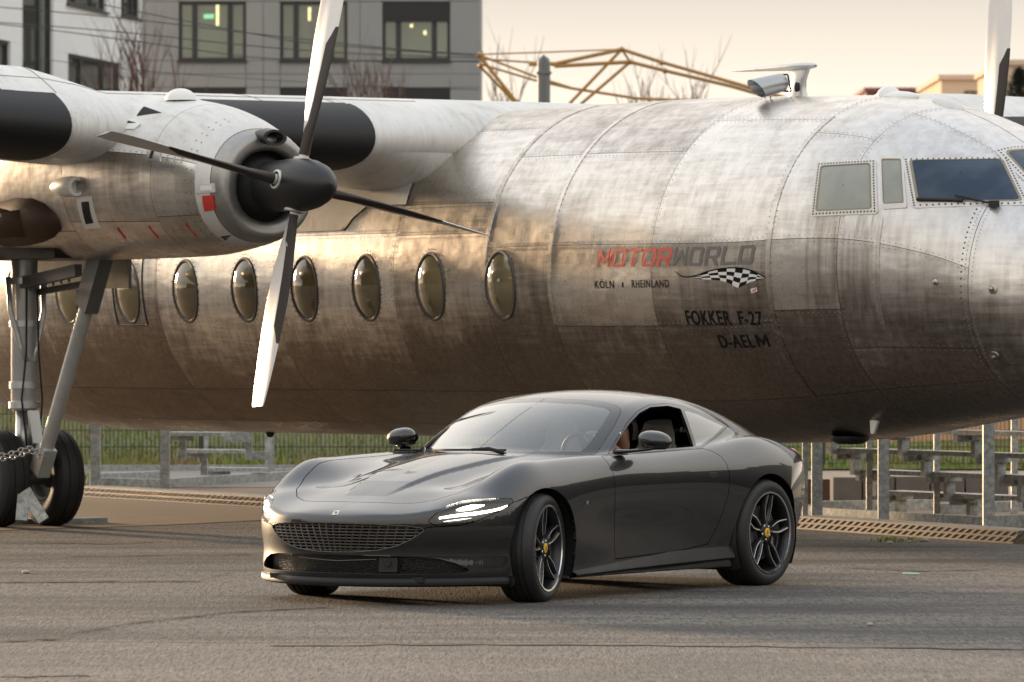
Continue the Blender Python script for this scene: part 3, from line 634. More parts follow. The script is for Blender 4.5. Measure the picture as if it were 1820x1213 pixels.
# ---- lettering and emblem painted on the fuselage
M['red_ink'] = simple('red_lettering', (.58, .085, .055), .5, 0, .12, 25); M['grey_ink'] = simple('grey_lettering', (.17, .16, .145), .7, 0, .12, 25, spec=.25); M['black_ink'] = simple('black_lettering', (.010, .009, .008), .8, 0, .2, 25, spec=.15); M['white_ink'] = simple('white_lettering', (.74, .73, .70), .5, 0, .05, 25)
def rc(a, b, c, d): return [(a, b), (c, b), (c, d), (a, d)]
_oo = [(.12, 0), (.88, 0), (1, .12), (1, .88), (.88, 1), (.12, 1), (0, .88), (0, .12)]; _oi = [(.27, .16), (.73, .16), (.77, .2), (.77, .8), (.73, .84), (.27, .84), (.23, .8), (.23, .2)]
GL = {'O': [[_oo[i], _oo[(i + 1) % 8], _oi[(i + 1) % 8], _oi[i]] for i in range(8)],
      'M': [rc(0, 0, .17, 1), rc(.83, 0, 1, 1), [(.17, 1), (.17, .62), (.5, .10), (.5, .46)], [(.83, 1), (.5, .46), (.5, .10), (.83, .62)]],
      'T': [rc(0, .84, 1, 1), rc(.39, 0, .61, .84)], 'L': [rc(0, 0, .22, 1), rc(.22, 0, 1, .17)],
      'R': [rc(0, 0, .22, 1), [(.22, .84), (.76, .84), (.88, 1), (.22, 1)], [(.76, .84), (.78, .80), (1, .88), (.88, 1)], rc(.78, .52, 1, .80)[0:0] or [(.78, .56), (1, .50), (1, .88), (.78, .80)], [(.22, .38), (.86, .38), (1, .50), (.78, .56)][0:4], [(.22, .52), (.22, .38), (.78, .56), (.76, .52)], [(.50, .38), (.74, .38), (1, 0), (.76, 0)]],
      'D': [rc(0, 0, .22, 1), [(.22, .84), (.72, .84), (.86, 1), (.22, 1)], [(.22, 0), (.86, 0), (.72, .16), (.22, .16)], [(.72, .84), (.77, .78), (1, .86), (.86, 1)], [(.86, 0), (1, .14), (.77, .22), (.72, .16)], [(.77, .22), (1, .14), (1, .86), (.77, .78)]]}
GL['W'] = [[(x, 1 - y) for x, y in p] for p in GL['M']]
lg = None
def word(txt, s0, s1, p0, p1, dp, mat, shear=.16):
    n = len(txt); cell = (s1 - s0) / n
    for i, ch in enumerate(txt):
        mb = MB()
        for poly in GL[ch]:
            pts = []
            for a, b in zip(poly, poly[1:] + poly[:1]): pts += [(a[0] + (b[0] - a[0]) * k / 3, a[1] + (b[1] - a[1]) * k / 3) for k in range(3)]
            q = []
            for x, y in pts:
                s = s0 + cell * (i + x * .88) + shear * y * cell; f_ = (s - s0) / (s1 - s0); q.append(fp(s, p0 + (p1 - p0) * f_ + dp * y, .0022))
            mb.add(q, [tuple(range(len(q)))])
        mb.build('letter', mat, fuselage)
word('MOTOR', .885, 1.935, .6, .6, 6.0, M['red_ink']); word('WORLD', 1.94, 2.95, .6, .5, 6.2, M['grey_ink'])
def typed(txt, s0, s1, p0, p1, dp, mat, bold=.0, parent=None, spacing=1.0):
    cu = bpy.data.curves.new('txt', 'FONT'); cu.body = txt; cu.offset = bold; cu.space_character = spacing; cu.resolution_u = 3; to = bpy.data.objects.new('txt', cu); COL.objects.link(to)
    bpy.context.view_layer.update(); dg = bpy.context.evaluated_depsgraph_get(); me = bpy.data.meshes.new_from_object(to.evaluated_get(dg)); bpy.data.objects.remove(to)
    bm = bmesh.new(); bm.from_mesh(me); bmesh.ops.triangulate(bm, faces=bm.faces[:])
    xs = [v.co.x for v in bm.verts]; x0, x1 = min(xs), max(xs); cap = .72 if False else .69
    for v in bm.verts:
        f_ = (v.co.x - x0) / (x1 - x0); v.co = fp(s0 + (s1 - s0) * f_, p0 + (p1 - p0) * f_ + v.co.y / cap * dp, .0030)
    bm.to_mesh(me); bm.free(); me.materials.clear(); me.materials.append(mat); o = bpy.data.objects.new('lettering', me); COL.objects.link(o); o.parent = parent or fuselage; return o
typed('K\u00d6LN', .857, 1.13, -6.3, -6.3, 2.5, M['black_ink'], .006, spacing=1.15); typed('I', 1.245, 1.262, -6.1, -6.1, 1.7, M['black_ink'], -.0); typed('RHEINLAND', 1.38, 1.888, -6.2, -6.2, 2.5, M['black_ink'], .006, spacing=1.2)
typed('FOKKER', 2.045, 2.60, -18.6, -19.2, 4.7, M['black_ink'], .018, spacing=1.08); typed('F-27', 2.69, 2.965, -19.3, -19.8, 4.6, M['black_ink'], .018, spacing=1.08); typed('D-AEL', 2.375, 2.785, -27.1, -27.5, 4.5, M['black_ink'], .016, spacing=1.1); word('M', 2.818, 2.975, -27.5, -27.7, 4.5, M['black_ink'], 0)
# chequered flag emblem: two edge curves read off the photograph, ruled into chequers
_e = lambda L: [(1000 + x / 4.333, 400 + y / 4.333) for x, y in L]
tp = np.array(_e([(970, 402), (1040, 388), (1110, 362), (1200, 342), (1300, 331), (1390, 336), (1470, 358), (1565, 408)])); bt = np.array(_e([(972, 405), (1060, 418), (1140, 423), (1225, 430), (1280, 448), (1350, 488), (1440, 442), (1566, 410)]))
pr_ = np.linspace(0, 1, 8); cells = {0: MB(), 1: MB()}; nU, nV = 9, 4
def fl_pt(a, b):
    a2 = a ** .8; t_ = np.array([np.interp(a2, pr_, tp[:, 0]), np.interp(a2, pr_, tp[:, 1])]); q = np.array([np.interp(a2, pr_, bt[:, 0]), np.interp(a2, pr_, bt[:, 1])]); p = t_ + (q - t_) * b; return fp(*fhit(p[0], p[1], 2.4, -3), .0025)
for i in range(nU):
    for j in range(nV):
        g_ = [[fl_pt((i + x / 2) / nU, (j + y / 2) / nV) for y in range(3)] for x in range(3)]; cells[(i + j) % 2].grid(g_)
cells[0].build('flag_white_chequers', M['white_ink'], fuselage); cells[1].build('flag_black_chequers', M['black_ink'], fuselage)
ln = _e([(868, 358), (895, 382), (925, 398), (970, 402), (1040, 387), (1110, 361), (1200, 340), (1300, 329), (1390, 334), (1470, 356), (1567, 408)])
MB().tube([fp(*fhit(u, v, 2.4, -3), .004) for u, v in ln], [.002, .003, .004, .006, .005, .005, .005, .005, .005, .005, .003], 5).build('flag_outline', M['black_ink'], fuselage)
q = [fhit(u, v, 2.9, -8) for u, v in ((1334, 514), (1345, 511), (1346.5, 518), (1336, 522))]
MB().add([fp(*p, .0018) for p in q], [(0, 1, 2, 3)]).build('sticker', M['white_ink'], fuselage)
typed('1968', q[3][0] + .01, q[2][0] - .01, q[3][1] + .25, q[2][1] + .25, .9, M['red_ink'], .02)
# ------------------------------------------------------------------ the car: body as one smooth field, cut into its panels
CPSI = math.radians(56.5); CF = (-math.cos(CPSI), -math.sin(CPSI)); CL = (math.sin(CPSI), -math.cos(CPSI))
C0 = (.2167 - .95 * CL[0], 33.2 - .95 * CL[1])
CAR = empty('sports_car', (C0[0], C0[1], 0), math.atan2(CF[1], CF[0]), 'dark grey low coupe with lit headlights and open driver window', 'car')
def nspl(xs, F):
    """natural cubic spline through the rows of F"""
    xs = np.asarray(xs, float); F = np.asarray(F, float); n = len(xs); h = np.diff(xs)
    A = np.zeros((n, n)); B = np.zeros_like(F); A[0, 0] = A[-1, -1] = 1
    for i in range(1, n - 1):
        A[i, i - 1] = h[i - 1]; A[i, i] = 2 * (h[i - 1] + h[i]); A[i, i + 1] = h[i]; B[i] = 6 * ((F[i + 1] - F[i]) / h[i] - (F[i] - F[i - 1]) / h[i - 1])
    return xs, F, np.linalg.solve(A, B)
def seval(S, x, col=None):
    xs, F, m2 = S; x = np.clip(x, xs[0], xs[-1]); i = np.clip(np.searchsorted(xs, x) - 1, 0, len(xs) - 2); h = xs[i + 1] - xs[i]; a = (xs[i + 1] - x) / h; b = 1 - a
    if F.ndim > 1: a, b, h = a[..., None], b[..., None], h[..., None]
    return a * F[i] + b * F[i + 1] + ((a ** 3 - a) * m2[i] + (b ** 3 - b) * m2[i + 1]) * h * h / 6
class Spl2:
    """tensor-product cubic spline z(x, y), tabulated finely and read bicubically"""
    def __init__(s, xs, ys, T, d=.01):
        o = np.argsort(xs); xs = np.array(xs)[o]; T = np.array(T, float)[o]
        s.x0, s.y0, s.d = xs[0], ys[0], d; s.nx = int(round((xs[-1] - xs[0]) / d)) + 1; s.ny = int(round((ys[-1] - ys[0]) / d)) + 1
        gx = s.x0 + d * np.arange(s.nx); gy = s.y0 + d * np.arange(s.ny)
        R1 = seval(nspl(xs, T), gx); s.g = seval(nspl(ys, R1.T), gy).T
    def __call__(s, x, y):
        x, y = np.broadcast_arrays(x, y)
        fx = np.clip((x - s.x0) / s.d, 1.001, s.nx - 2.002); fy = np.clip((y - s.y0) / s.d, 1.001, s.ny - 2.002); i = fx.astype(int); j = fy.astype(int); u = fx - i; v = fy - j
        def wt(t): return ((-t ** 3 + 2 * t * t - t) / 2, (3 * t ** 3 - 5 * t * t + 2) / 2, (-3 * t ** 3 + 4 * t * t + t) / 2, (t ** 3 - t * t) / 2)
        wu, wv = wt(u), wt(v); r = 0
        for a in range(4):
            for b in range(4): r = r + wu[a] * wv[b] * s.g[i + a - 1, j + b - 1]
        return r
_tx = [1.05, .95, .85, .70, .55, .436, .32, .107, -.1, -.3, -.6, -.9, -1.2, -1.6, -2.0, -2.4, -2.745, -3.08, -3.4, -3.6, -3.8]
_ty = [-.25, 0, .25, .5, .68, .80, .92, 1.05]
_t = [(.45, .46, .45, .42, .38, .33, .27, .2), (.54, .545, .54, .50, .45, .40, .34, .27), (.585, .59, .585, .555, .52, .47, .41, .33), (.63, .635, .63, .612, .60, .565, .51, .42),
      (.676, .68, .676, .662, .665, .645, .59, .50), (.708, .712, .706, .695, .702, .690, .635, .55), (.738, .742, .735, .713, .755, .764, .70, .61), (.786, .794, .785, .754, .830, .862, .80, .70),
      (.828, .836, .824, .790, .848, .877, .82, .72), (.862, .87, .858, .824, .855, .883, .83, .73), (.893, .90, .89, .868, .865, .893, .845, .74), (.90, .905, .90, .885, .878, .90, .86, .75),
      (.90, .90, .90, .90, .895, .905, .865, .76), (.91, .91, .91, .91, .905, .91, .87, .77), (.92, .92, .92, .92, .922, .93, .885, .78), (.94, .94, .94, .94, .952, .962, .91, .80),
      (.95, .95, .95, .955, .972, .983, .93, .81), (.93, .93, .93, .93, .937, .938, .88, .76), (.895, .90, .895, .88, .855, .83, .77, .66), (.85, .86, .85, .82, .77, .73, .66, .55), (.79, .80, .79, .75, .68, .62, .55, .45)]
S_T0 = Spl2(_tx, _ty, _t)
def S_T(x, y):
    """top of the lower body, with the raised spine of the bonnet"""
    hw = np.clip(.17 + (.55 - x) * .16, .12, .40); e = np.clip((hw + .02 - np.abs(y)) / .04, 0, 1); e = e * e * (3 - 2 * e)
    f_ = np.clip((.62 - x) / .25, 0, 1) * np.clip((x + .75) / .3, 0, 1); return S_T0(x, y) + .018 * e * f_
_wz = [.06, .10, .2, .32, .45, .58, .70, .82, .95, 1.4]
_wx = [1.1, .9, .45, 0, -.4, -.8, -1.3, -1.8, -2.2, -2.67, -3.05, -3.4, -3.75]
_w = [(.90, .90, .92, .93, .93, .93, .92, .90, .88, .7), (.90, .90, .92, .93, .93, .93, .92, .90, .88, .7), (.90, .91, .925, .94, .945, .94, .93, .91, .88, .7), (.92, .93, .935, .945, .955, .96, .95, .925, .89, .7), (.88, .90, .91, .925, .935, .945, .945, .92, .88, .7),
      (.86, .88, .888, .893, .903, .925, .935, .915, .87, .7), (.85, .87, .872, .873, .887, .915, .93, .91, .86, .7), (.85, .87, .876, .88, .898, .925, .94, .92, .87, .7), (.87, .89, .90, .915, .938, .957, .962, .942, .89, .7),
      (.89, .91, .93, .96, .98, .988, .982, .957, .91, .7), (.88, .90, .92, .95, .967, .972, .962, .935, .88, .7), (.82, .84, .87, .90, .92, .925, .91, .88, .82, .6), (.71, .73, .77, .81, .835, .84, .825, .785, .71, .5)]
S_W = Spl2(_wx, _wz, _w)
_fy = [-.25, 0, .25, .5, .7, .82, .92, 1.05]
_fz = [.06, .10, .2, .32, .42, .50, .6, .7, 1.4]
_f = np.array([(.89, .91, .945, .938, .958, .962, .945, .92, .6)] * 8)
_fo = np.array([.945, .966, .945, .848, .705, .578, .425, .12]) - .966
_f = (_f + .005 + _fo[:, None])
S_F = Spl2(_fy, _fz, _f)
_ry = [-.4, 0, .4, .7, .85, .95, 1.05]; _rz = [.06, .15, .4, .6, .8, .95, 1.4]
S_R = Spl2(_ry, _rz, np.array([(-3.3, -3.4, -3.60, -3.68, -3.66, -3.60, -3.3)] * 7) + np.array([.03, 0, .03, .12, .36, .62, .95])[:, None])
S_Z = nspl(np.array([-3.95, -3.8, -3.6, -3.4, -3.1, -2.8, -2.5, -2.2, -2.0, -1.8, -1.6, -1.42, -1.2, -1.0, -.8, -.625, -.45, -.2, .2]), np.array([.80, .86, .92, .985, 1.085, 1.175, 1.245, 1.288, 1.297, 1.292, 1.272, 1.237, 1.165, 1.085, .995, .912, .82, .67, .4]))
_cz = [.7, .85, .95, 1.05, 1.15, 1.25, 1.4]
S_C = Spl2([.1, -.6, -1.0, -1.5, -2.0, -2.5, -2.9, -3.3, -3.75], _cz, [(.78, .72, .70, .67, .63, .59, .53), (.81, .76, .74, .71, .67, .63, .57), (.83, .80, .775, .735, .69, .645, .57), (.84, .815, .785, .745, .695, .645, .56), (.84, .81, .78, .735, .68, .625, .54), (.83, .79, .755, .70, .635, .57, .47), (.79, .74, .69, .63, .56, .49, .38), (.72, .66, .60, .53, .46, .39, .28), (.62, .55, .48, .40, .33, .26, .16)])
_sw = nspl(np.array([-4.0, -2.1, -1.9, -1.7, -1.45, -1.3, -1.0, -.6, -.2, .2]), np.array([0, 0, .015, .05, .12, .16, .22, .26, .27, .27]))
def smin(a, b, k):
    h = np.maximum(k - np.abs(a - b), 0) / k; return np.minimum(a, b) - h * h * k * .25
def smax(a, b, k): return -smin(-a, -b, k)
def field(x, y, z, pre=None):
    """positive inside the body shell"""
    y = np.abs(y)
    if pre is None:
        T, Wd, Fr, Re = S_T(x, y), S_W(x, z), S_F(y, z), S_R(y, z); Zr = seval(S_Z, x + seval(_sw, x) * (y / .72) ** 2) - .165 * y * y; Wc = S_C(x, z)
    else: T, Wd, Fr, Re, Zr, Wc = pre
    b = smin(T - z, Wd - y, .10); b = smin(b, Fr - x, .025); b = smin(b, x - Re, .05); b = np.minimum(b, z - .135)
    c = smin(Zr - z, Wc - y, .13); c = np.minimum(c, z - .72); c = smin(c, x - Re, .05)
    return smax(b, c, .045)
def grad(p):
    e = 1e-4; g = np.empty_like(p)
    for i in range(3):
        q = p.copy(); q[:, i] += e; r = p.copy(); r[:, i] -= e
        g[:, i] = (field(q[:, 0], q[:, 1], q[:, 2]) - field(r[:, 0], r[:, 1], r[:, 2])) / (2 * e)
    return g
def to_iso(p, n=3):
    for _ in range(n):
        g = grad(p); f = field(p[:, 0], p[:, 1], p[:, 2]); p = p - g * np.clip(f / np.maximum((g * g).sum(1), .2), -.03, .03)[:, None]
    return p
def surface_nets(D):
    xs = np.arange(-3.76, 1.04, D); ys = np.arange(-D, 1.05, D); zs = np.arange(.10, 1.34, D); X, Y, Z = xs[:, None, None], ys[None, :, None], zs[None, None, :]
    ay = np.abs(ys); pre = (S_T(xs[:, None], ay[None])[:, :, None], S_W(xs[:, None], zs[None])[:, None, :], S_F(ay[:, None], zs[None])[None], S_R(ay[:, None], zs[None])[None],
        (seval(S_Z, xs[:, None] + seval(_sw, xs)[:, None] * (ay[None] / .72) ** 2) - .165 * ay[None] ** 2)[:, :, None], S_C(xs[:, None], zs[None])[:, None, :])
    V = field(X, Y, Z, pre); S = V > 0; nx, ny, nz = V.shape
    cnt = np.zeros((nx - 1, ny - 1, nz - 1)); acc = np.zeros((nx - 1, ny - 1, nz - 1, 3)); quads = []
    for ax in range(3):
        sl0 = [slice(None)] * 3; sl1 = [slice(None)] * 3; sl0[ax] = slice(None, -1); sl1[ax] = slice(1, None)
        a, b = V[tuple(sl0)], V[tuple(sl1)]; ch = (a > 0) != (b > 0); I = np.argwhere(ch); t = a[ch] / (a[ch] - b[ch])
        pt = I.astype(float); pt[:, ax] += t; inside = a[ch] > 0
        o1, o2 = [(1, 2), (2, 0), (0, 1)][ax]; cells = []
        for d1, d2 in ((0, 0), (1, 0), (1, 1), (0, 1)):
            c = I.copy(); c[:, o1] -= d1; c[:, o2] -= d2; cells.append(c)
            ok = (c >= 0).all(1) & (c < np.array([nx - 1, ny - 1, nz - 1])).all(1)
            np.add.at(cnt, tuple(c[ok].T), 1); np.add.at(acc, tuple(c[ok].T), pt[ok])
        ok = np.all([((c >= 0) & (c < np.array([nx - 1, ny - 1, nz - 1]))).all(1) for c in cells], 0)
        q = np.stack([np.ravel_multi_index(tuple(c[ok].T), (nx - 1, ny - 1, nz - 1)) for c in cells], 1); fl = ~inside[ok]; q[fl] = q[fl][:, ::-1]; quads.append(q)
    m = cnt > 0; idx = -np.ones(m.size, int); idx[m.ravel()] = np.arange(m.sum())
    P_ = acc[m] / cnt[m][:, None] * D + np.array([xs[0], ys[0], zs[0]]); Q = idx[np.concatenate(quads)]
    return to_iso(P_, 3), Q
cV, cQ = surface_nets(.0125)
_cp, _sp = math.cos(math.atan2(CF[1], CF[0])), math.sin(math.atan2(CF[1], CF[0]))
def c2px(p):
    X = C0[0] + _cp * p[:, 0] - _sp * p[:, 1]; Y = C0[1] + _sp * p[:, 0] + _cp * p[:, 1]
    return np.stack([910 + FPX * X / Y, HOR + FPX * (CAMH - p[:, 2]) / Y], 1)
def inside(q, poly):
    poly = np.asarray(poly, float); r = np.zeros(len(q), bool)
    for a, b in zip(poly, np.roll(poly, -1, 0)):
        c = ((a[1] > q[:, 1]) != (b[1] > q[:, 1])); 
        if abs(b[1] - a[1]) > 1e-12: r ^= c & (q[:, 0] < (b[0] - a[0]) * (q[:, 1] - a[1]) / (b[1] - a[1]) + a[0])
    return r
def nearest(q, poly):
    poly = np.asarray(poly, float); best = np.full(len(q), 1e9); out = q.copy()
    for a, b in zip(poly, np.roll(poly, -1, 0)):
        d = b - a; t = np.clip(((q - a) @ d) / max(d @ d, 1e-12), 0, 1); c = a + t[:, None] * d; dd = ((q - c) ** 2).sum(1); k = dd < best; best[k] = dd[k]; out[k] = c[k]
    return out
def smoothpoly(pts, n=5):
    """closed outline through the points, rounded"""
    pts = np.asarray(pts, float); m = len(pts); out = []
    for i in range(m):
        p0, p1, p2, p3 = pts[i - 1], pts[i], pts[(i + 1) % m], pts[(i + 2) % m]
        for k in range(n):
            t = k / n; out.append(.5 * (2 * p1 + (p2 - p0) * t + (2 * p0 - 5 * p1 + 4 * p2 - p3) * t * t + (3 * p1 - p0 - 3 * p2 + p3) * t ** 3))
    return np.array(out)
cls = np.zeros(len(cQ), int)
def cut(cid, proj, poly, mask=None, over=None):
    """give the faces inside the outline to class cid and pull the border vertices on to the outline"""
    global cV, cls
    fc = cV[cQ].mean(1); sel = inside(proj(fc), poly)
    if mask is not None: sel &= mask(fc)
    if over is not None: sel &= np.isin(cls, over)
    old = cls.copy(); cls[sel] = cid
    vin = np.zeros(len(cV), bool); vout = np.zeros(len(cV), bool); vin[cQ[sel].ravel()] = True
    near = np.ones(len(cQ), bool)
    if mask is not None: near &= mask(fc)
    vout[cQ[(~sel) & near].ravel()] = True; b = np.where(vin & vout)[0]
    if over is not None:      # leave the border to classes that were cut before
        oth = np.zeros(len(cV), bool); oth[cQ[(old != 0) & ~np.isin(old, over)].ravel()] = True; b = b[~oth[b]]
    if not len(b): return
    p = cV[b]
    for _ in range(4):
        q = proj(p); t = nearest(q, poly); e = 1e-4; n = grad(p); n /= np.linalg.norm(n, axis=1)[:, None]
        ref = np.where(np.abs(n[:, 2:3]) < .9, np.array([[0, 0, 1.]]), np.array([[1., 0, 0]])); a = np.cross(n, ref); a /= np.linalg.norm(a, axis=1)[:, None]; c = np.cross(n, a)
        Ja = (proj(p + a * e) - q) / e; Jc = (proj(p + c * e) - q) / e; det = Ja[:, 0] * Jc[:, 1] - Ja[:, 1] * Jc[:, 0]; det = np.where(np.abs(det) < 1e-6, 1e-6, det); d = t - q
        ka = (d[:, 0] * Jc[:, 1] - d[:, 1] * Jc[:, 0]) / det; kc = (Ja[:, 0] * d[:, 1] - Ja[:, 1] * d[:, 0]) / det
        st = a * ka[:, None] + c * kc[:, None]; L = np.linalg.norm(st, axis=1); st *= np.minimum(1, .02 / np.maximum(L, 1e-9))[:, None]
        p = to_iso(p + st, 1)
    cV[b] = p
# the half y >= 0, its edge exactly on the middle plane
fc = cV[cQ].mean(1); keep = fc[:, 1] > 0; vb = np.zeros(len(cV), bool); vb[cQ[~keep].ravel()] = True; vk = np.zeros(len(cV), bool); vk[cQ[keep].ravel()] = True
mid = vb & vk; cQ = cQ[keep]; cV[mid, 1] = 0; cls = np.zeros(len(cQ), int); midv = np.where(mid)[0]
for _ in range(3):
    p = cV[midv]; g = grad(p); g[:, 1] = 0; f_ = field(p[:, 0], p[:, 1], p[:, 2]); cV[midv] = p - g * (f_ / np.maximum((g * g).sum(1), .2))[:, None]
XZ = lambda p: p[:, [0, 2]]; YZ = lambda p: p[:, [1, 2]]; XY = lambda p: p[:, [0, 1]]
circ = lambda cx, cz, r, n=72: [(cx + r * math.cos(2 * math.pi * k / n), cz + r * math.sin(2 * math.pi * k / n)) for k in range(n)]
# 99 = opened up
cut(99, XZ, circ(.01, .335, .372), lambda p: (p[:, 1] > .62)); cut(99, XZ, circ(-2.67, .35, .388), lambda p: (p[:, 1] > .62))
GRILLE = [(-.3, .50), (0, .502), (.3, .499), (.48, .490), (.56, .477), (.575, .462), (.55, .440), (.50, .405), (.42, .366), (.30, .338), (.14, .325), (0, .322), (-.3, .325)]
INTAKE = [(-.3, .302), (0, .303), (.3, .301), (.52, .298), (.64, .286), (.72, .258), (.785, .216), (.74, .205), (.55, .196), (0, .190), (-.3, .19)]
cut(99, YZ, GRILLE, lambda p: p[:, 0] > .70); cut(99, YZ, INTAKE, lambda p: p[:, 0] > .5)
top = lambda p: p[:, 2] > .86
WS = [(700, 806), (846, 804), (940, 806.5), (1033, 808.5), (1057, 808), (1068, 794), (1089, 762), (1103, 735), (1103, 728), (1096, 721), (1070, 714.5), (1035, 711.5), (967, 708.5), (900, 709), (760, 715)]
wsm = lambda p: (p[:, 2] > .85) & (p[:, 0] < -.45) & (p[:, 0] > -1.75) & (p[:, 1] < .80)
cut(1, c2px, WS, wsm)
WSI = [(700, 798), (846, 801), (940, 803), (1033, 803), (1046, 791), (1070, 757), (1084, 733), (1078, 727), (1035, 719.5), (967, 716), (900, 716.5), (760, 722)]
cut(2, c2px, WSI, wsm, [1])
sidem = lambda p: (p[:, 1] > .45) & (p[:, 2] > .84)
DW = [(1088, 805), (1099, 783), (1120, 752), (1137, 734), (1156, 724), (1187, 721.5), (1210, 727), (1222, 760), (1233, 794), (1170, 799.5), (1110, 804.5)]
cut(99, c2px, DW, lambda p: sidem(p) & (p[:, 0] < -.85))
QW = [(1217, 730), (1240, 737), (1262, 747.5), (1286, 758.5), (1268, 776), (1246, 791), (1238, 793), (1227, 760)]
cut(3, c2px, QW, sidem)
TR = [(1080, 807.5), (1094, 783), (1115, 751), (1133, 731), (1154, 719.5), (1187, 717), (1212, 722), (1245, 734), (1295, 756.5), (1273, 777), (1247, 796), (1190, 800.5), (1110, 807)]
cut(4, c2px, TR, lambda p: sidem(p) & (p[:, 0] < -.8), [0])
DR = [(1069, 811), (1081, 824), (1089, 839), (1093, 862), (1093.6, 883), (1092, 933), (1092, 965), (1093, 994), (1150, 987), (1214, 977.5), (1258, 967), (1274, 937), (1285, 910), (1294, 880), (1297, 859), (1296, 842), (1292, 826), (1282, 812), (1268, 803), (1250, 797.5), (1233, 799), (1170, 803.5), (1110, 808.5)]
cut(5, c2px, DR, lambda p: (p[:, 1] > .6) & (p[:, 0] < -.6) & (p[:, 0] > -2.7), [0])
HL = [(760, 927), (776, 912), (796, 898), (820, 891), (846, 887.5), (880, 886), (911, 887), (912, 893), (898, 903), (866, 919), (842, 928), (822, 933.5), (796, 936), (776, 936.5)]
cut(6, c2px, HL, lambda p: (p[:, 0] > .1) & (p[:, 2] > .4))
HD = [(.735, -.1), (.735, 0), (.732, .15), (.715, .30), (.675, .42), (.60, .53), (.48, .62), (.32, .675), (.12, .705), (-.2, .715), (-.6, .72), (-.88, .735), (-.95, .72), (-.9, .6), (-.62, .2), (-.58, 0), (-.58, -.1)]
cut(7, XY, HD, lambda p: (p[:, 2] > .55), [0])
BP = [(560, 930), (727, 936), (741, 944), (760, 938), (778, 937.5), (822, 934.5), (843, 929), (867, 920), (899, 904), (913, 894), (936, 884), (990, 890), (990, 1100), (400, 1100), (400, 930)]
cut(8, c2px, BP, lambda p: (p[:, 0] > .0) & (p[:, 2] < .68), [0])
cut(9, XY, [(-2.42, -.1), (-2.42, 0), (-2.45, .3), (-2.55, .48), (-2.9, .47), (-3.3, .40), (-3.33, 0), (-3.33, -.1)], lambda p: p[:, 2] > .9, [0])
cNrm = grad(cV); cNrm = -cNrm / np.linalg.norm(cNrm, axis=1)[:, None]
def panel(name, ids, mat, parent, sides='both', gap=.003, depth=.018, lift=0.0, centre=False):
    """one sheet-metal part: chosen classes, mirrored, with its edges turned inwards"""
    F = cQ[np.isin(cls, ids)]; used = np.unique(F); mp = -np.ones(len(cV), int); mp[used] = np.arange(len(used)); V = cV[used]; Nn = cNrm[used]; F = mp[F]; out = []
    jobs = []
    if sides == 'both':
        on = np.abs(V[:, 1]) < 1e-7; m2 = np.where(on, np.arange(len(V)), 0); off = np.where(~on)[0]; m2[off] = len(V) + np.arange(len(off))
        Vm = V[off] * [1, -1, 1]; Nm = Nn[off] * [1, -1, 1]; Nn = Nn.copy(); Nn[on, 1] = 0
        jobs.append((np.concatenate([V, Vm]), np.concatenate([Nn, Nm]), np.concatenate([F, m2[F][:, ::-1]])))
    else:
        if sides in ('left', 'each'): jobs.append((V.copy(), Nn.copy(), F.copy()))
        if sides in ('right', 'each'): jobs.append((V * [1, -1, 1], Nn * [1, -1, 1], F[:, ::-1]))
    for V, Nn, F in jobs:
        Nn = Nn / np.maximum(np.linalg.norm(Nn, axis=1)[:, None], 1e-9)
        E = np.concatenate([np.stack([F[:, i], F[:, (i + 1) % 4]], 1) for i in range(4)]); E = E[E[:, 0] != E[:, 1]]; key = {}
        S = np.sort(E, 1); code = S[:, 0].astype(np.int64) * (len(V) + 1) + S[:, 1]; u, inv, ct = np.unique(code, return_inverse=True, return_counts=True); B = E[ct[inv] == 1]
        if gap or depth:
            fcn = V[F].mean(1); d = np.zeros_like(V); bset = np.unique(B)
            isb = np.zeros(len(V), bool); isb[bset] = True
            for i in range(4): np.add.at(d, F[:, i], fcn - V[F[:, i]])
            d -= Nn * (d * Nn).sum(1)[:, None]; d /= np.maximum(np.linalg.norm(d, axis=1)[:, None], 1e-9)
            V = V.copy(); V[bset] += d[bset] * gap
            V = V + Nn * lift
            n0 = len(V); k1 = {v: n0 + i for i, v in enumerate(bset)}; k2 = {v: n0 + len(bset) + i for i, v in enumerate(bset)}
            V = np.concatenate([V, V[bset], V[bset] - Nn[bset] * depth]); Nn = np.concatenate([Nn, -d[bset], -d[bset]])
            F = [tuple(f) for f in F] + [(k1[b], k1[a], k2[a], k2[b]) for a, b in B]
        else: F = [tuple(f) for f in F]; V = V + Nn * lift
        me = bpy.data.meshes.new(name); me.from_pydata(V.tolist(), [], [tuple(int(i) for i in f) for f in F]); me.materials.append(mat)
        me.polygons.foreach_set('use_smooth', [True] * len(me.polygons)); me.normals_split_custom_set_from_vertices(Nn.tolist())
        o = bpy.data.objects.new(name, me); COL.objects.link(o); o.parent = parent; out.append(o)
    return out
M['car_paint'], t, b = newmat('dark_grey_metallic')
b.inputs['Base Color'].default_value = (.008, .0086, .0098, 1)
b.inputs['Metallic'].default_value = .45; b.inputs['Roughness'].default_value = .38; b.inputs['Coat Weight'].default_value = 1; b.inputs['Coat Roughness'].default_value = .025; b.inputs['Coat IOR'].default_value = 1.6
M['gloss_black'] = simple('gloss_black', (.008, .008, .009), .12, 0, .1, 5, coat=.5)
M['windscreen'] = glass('windscreen', (.80, .90, .86), .01, .06, (.38, .45, .41), .06, 2.4)
M['side_glass'] = glass('privacy_glass', (.35, .42, .40), .01, .25, (.16, .19, .18), .30, 3.0)
M['lamp_glass'] = glass('lamp_glass', (.92, .93, .92), .01, .0, (.02, .02, .02), .05)
body = panel('body', [0], M['car_paint'], CAR)[0]
panel('front_bumper', [8], M['car_paint'], CAR); panel('bonnet', [7], M['car_paint'], CAR)
doors = panel('door', [5], M['car_paint'], CAR, 'each')
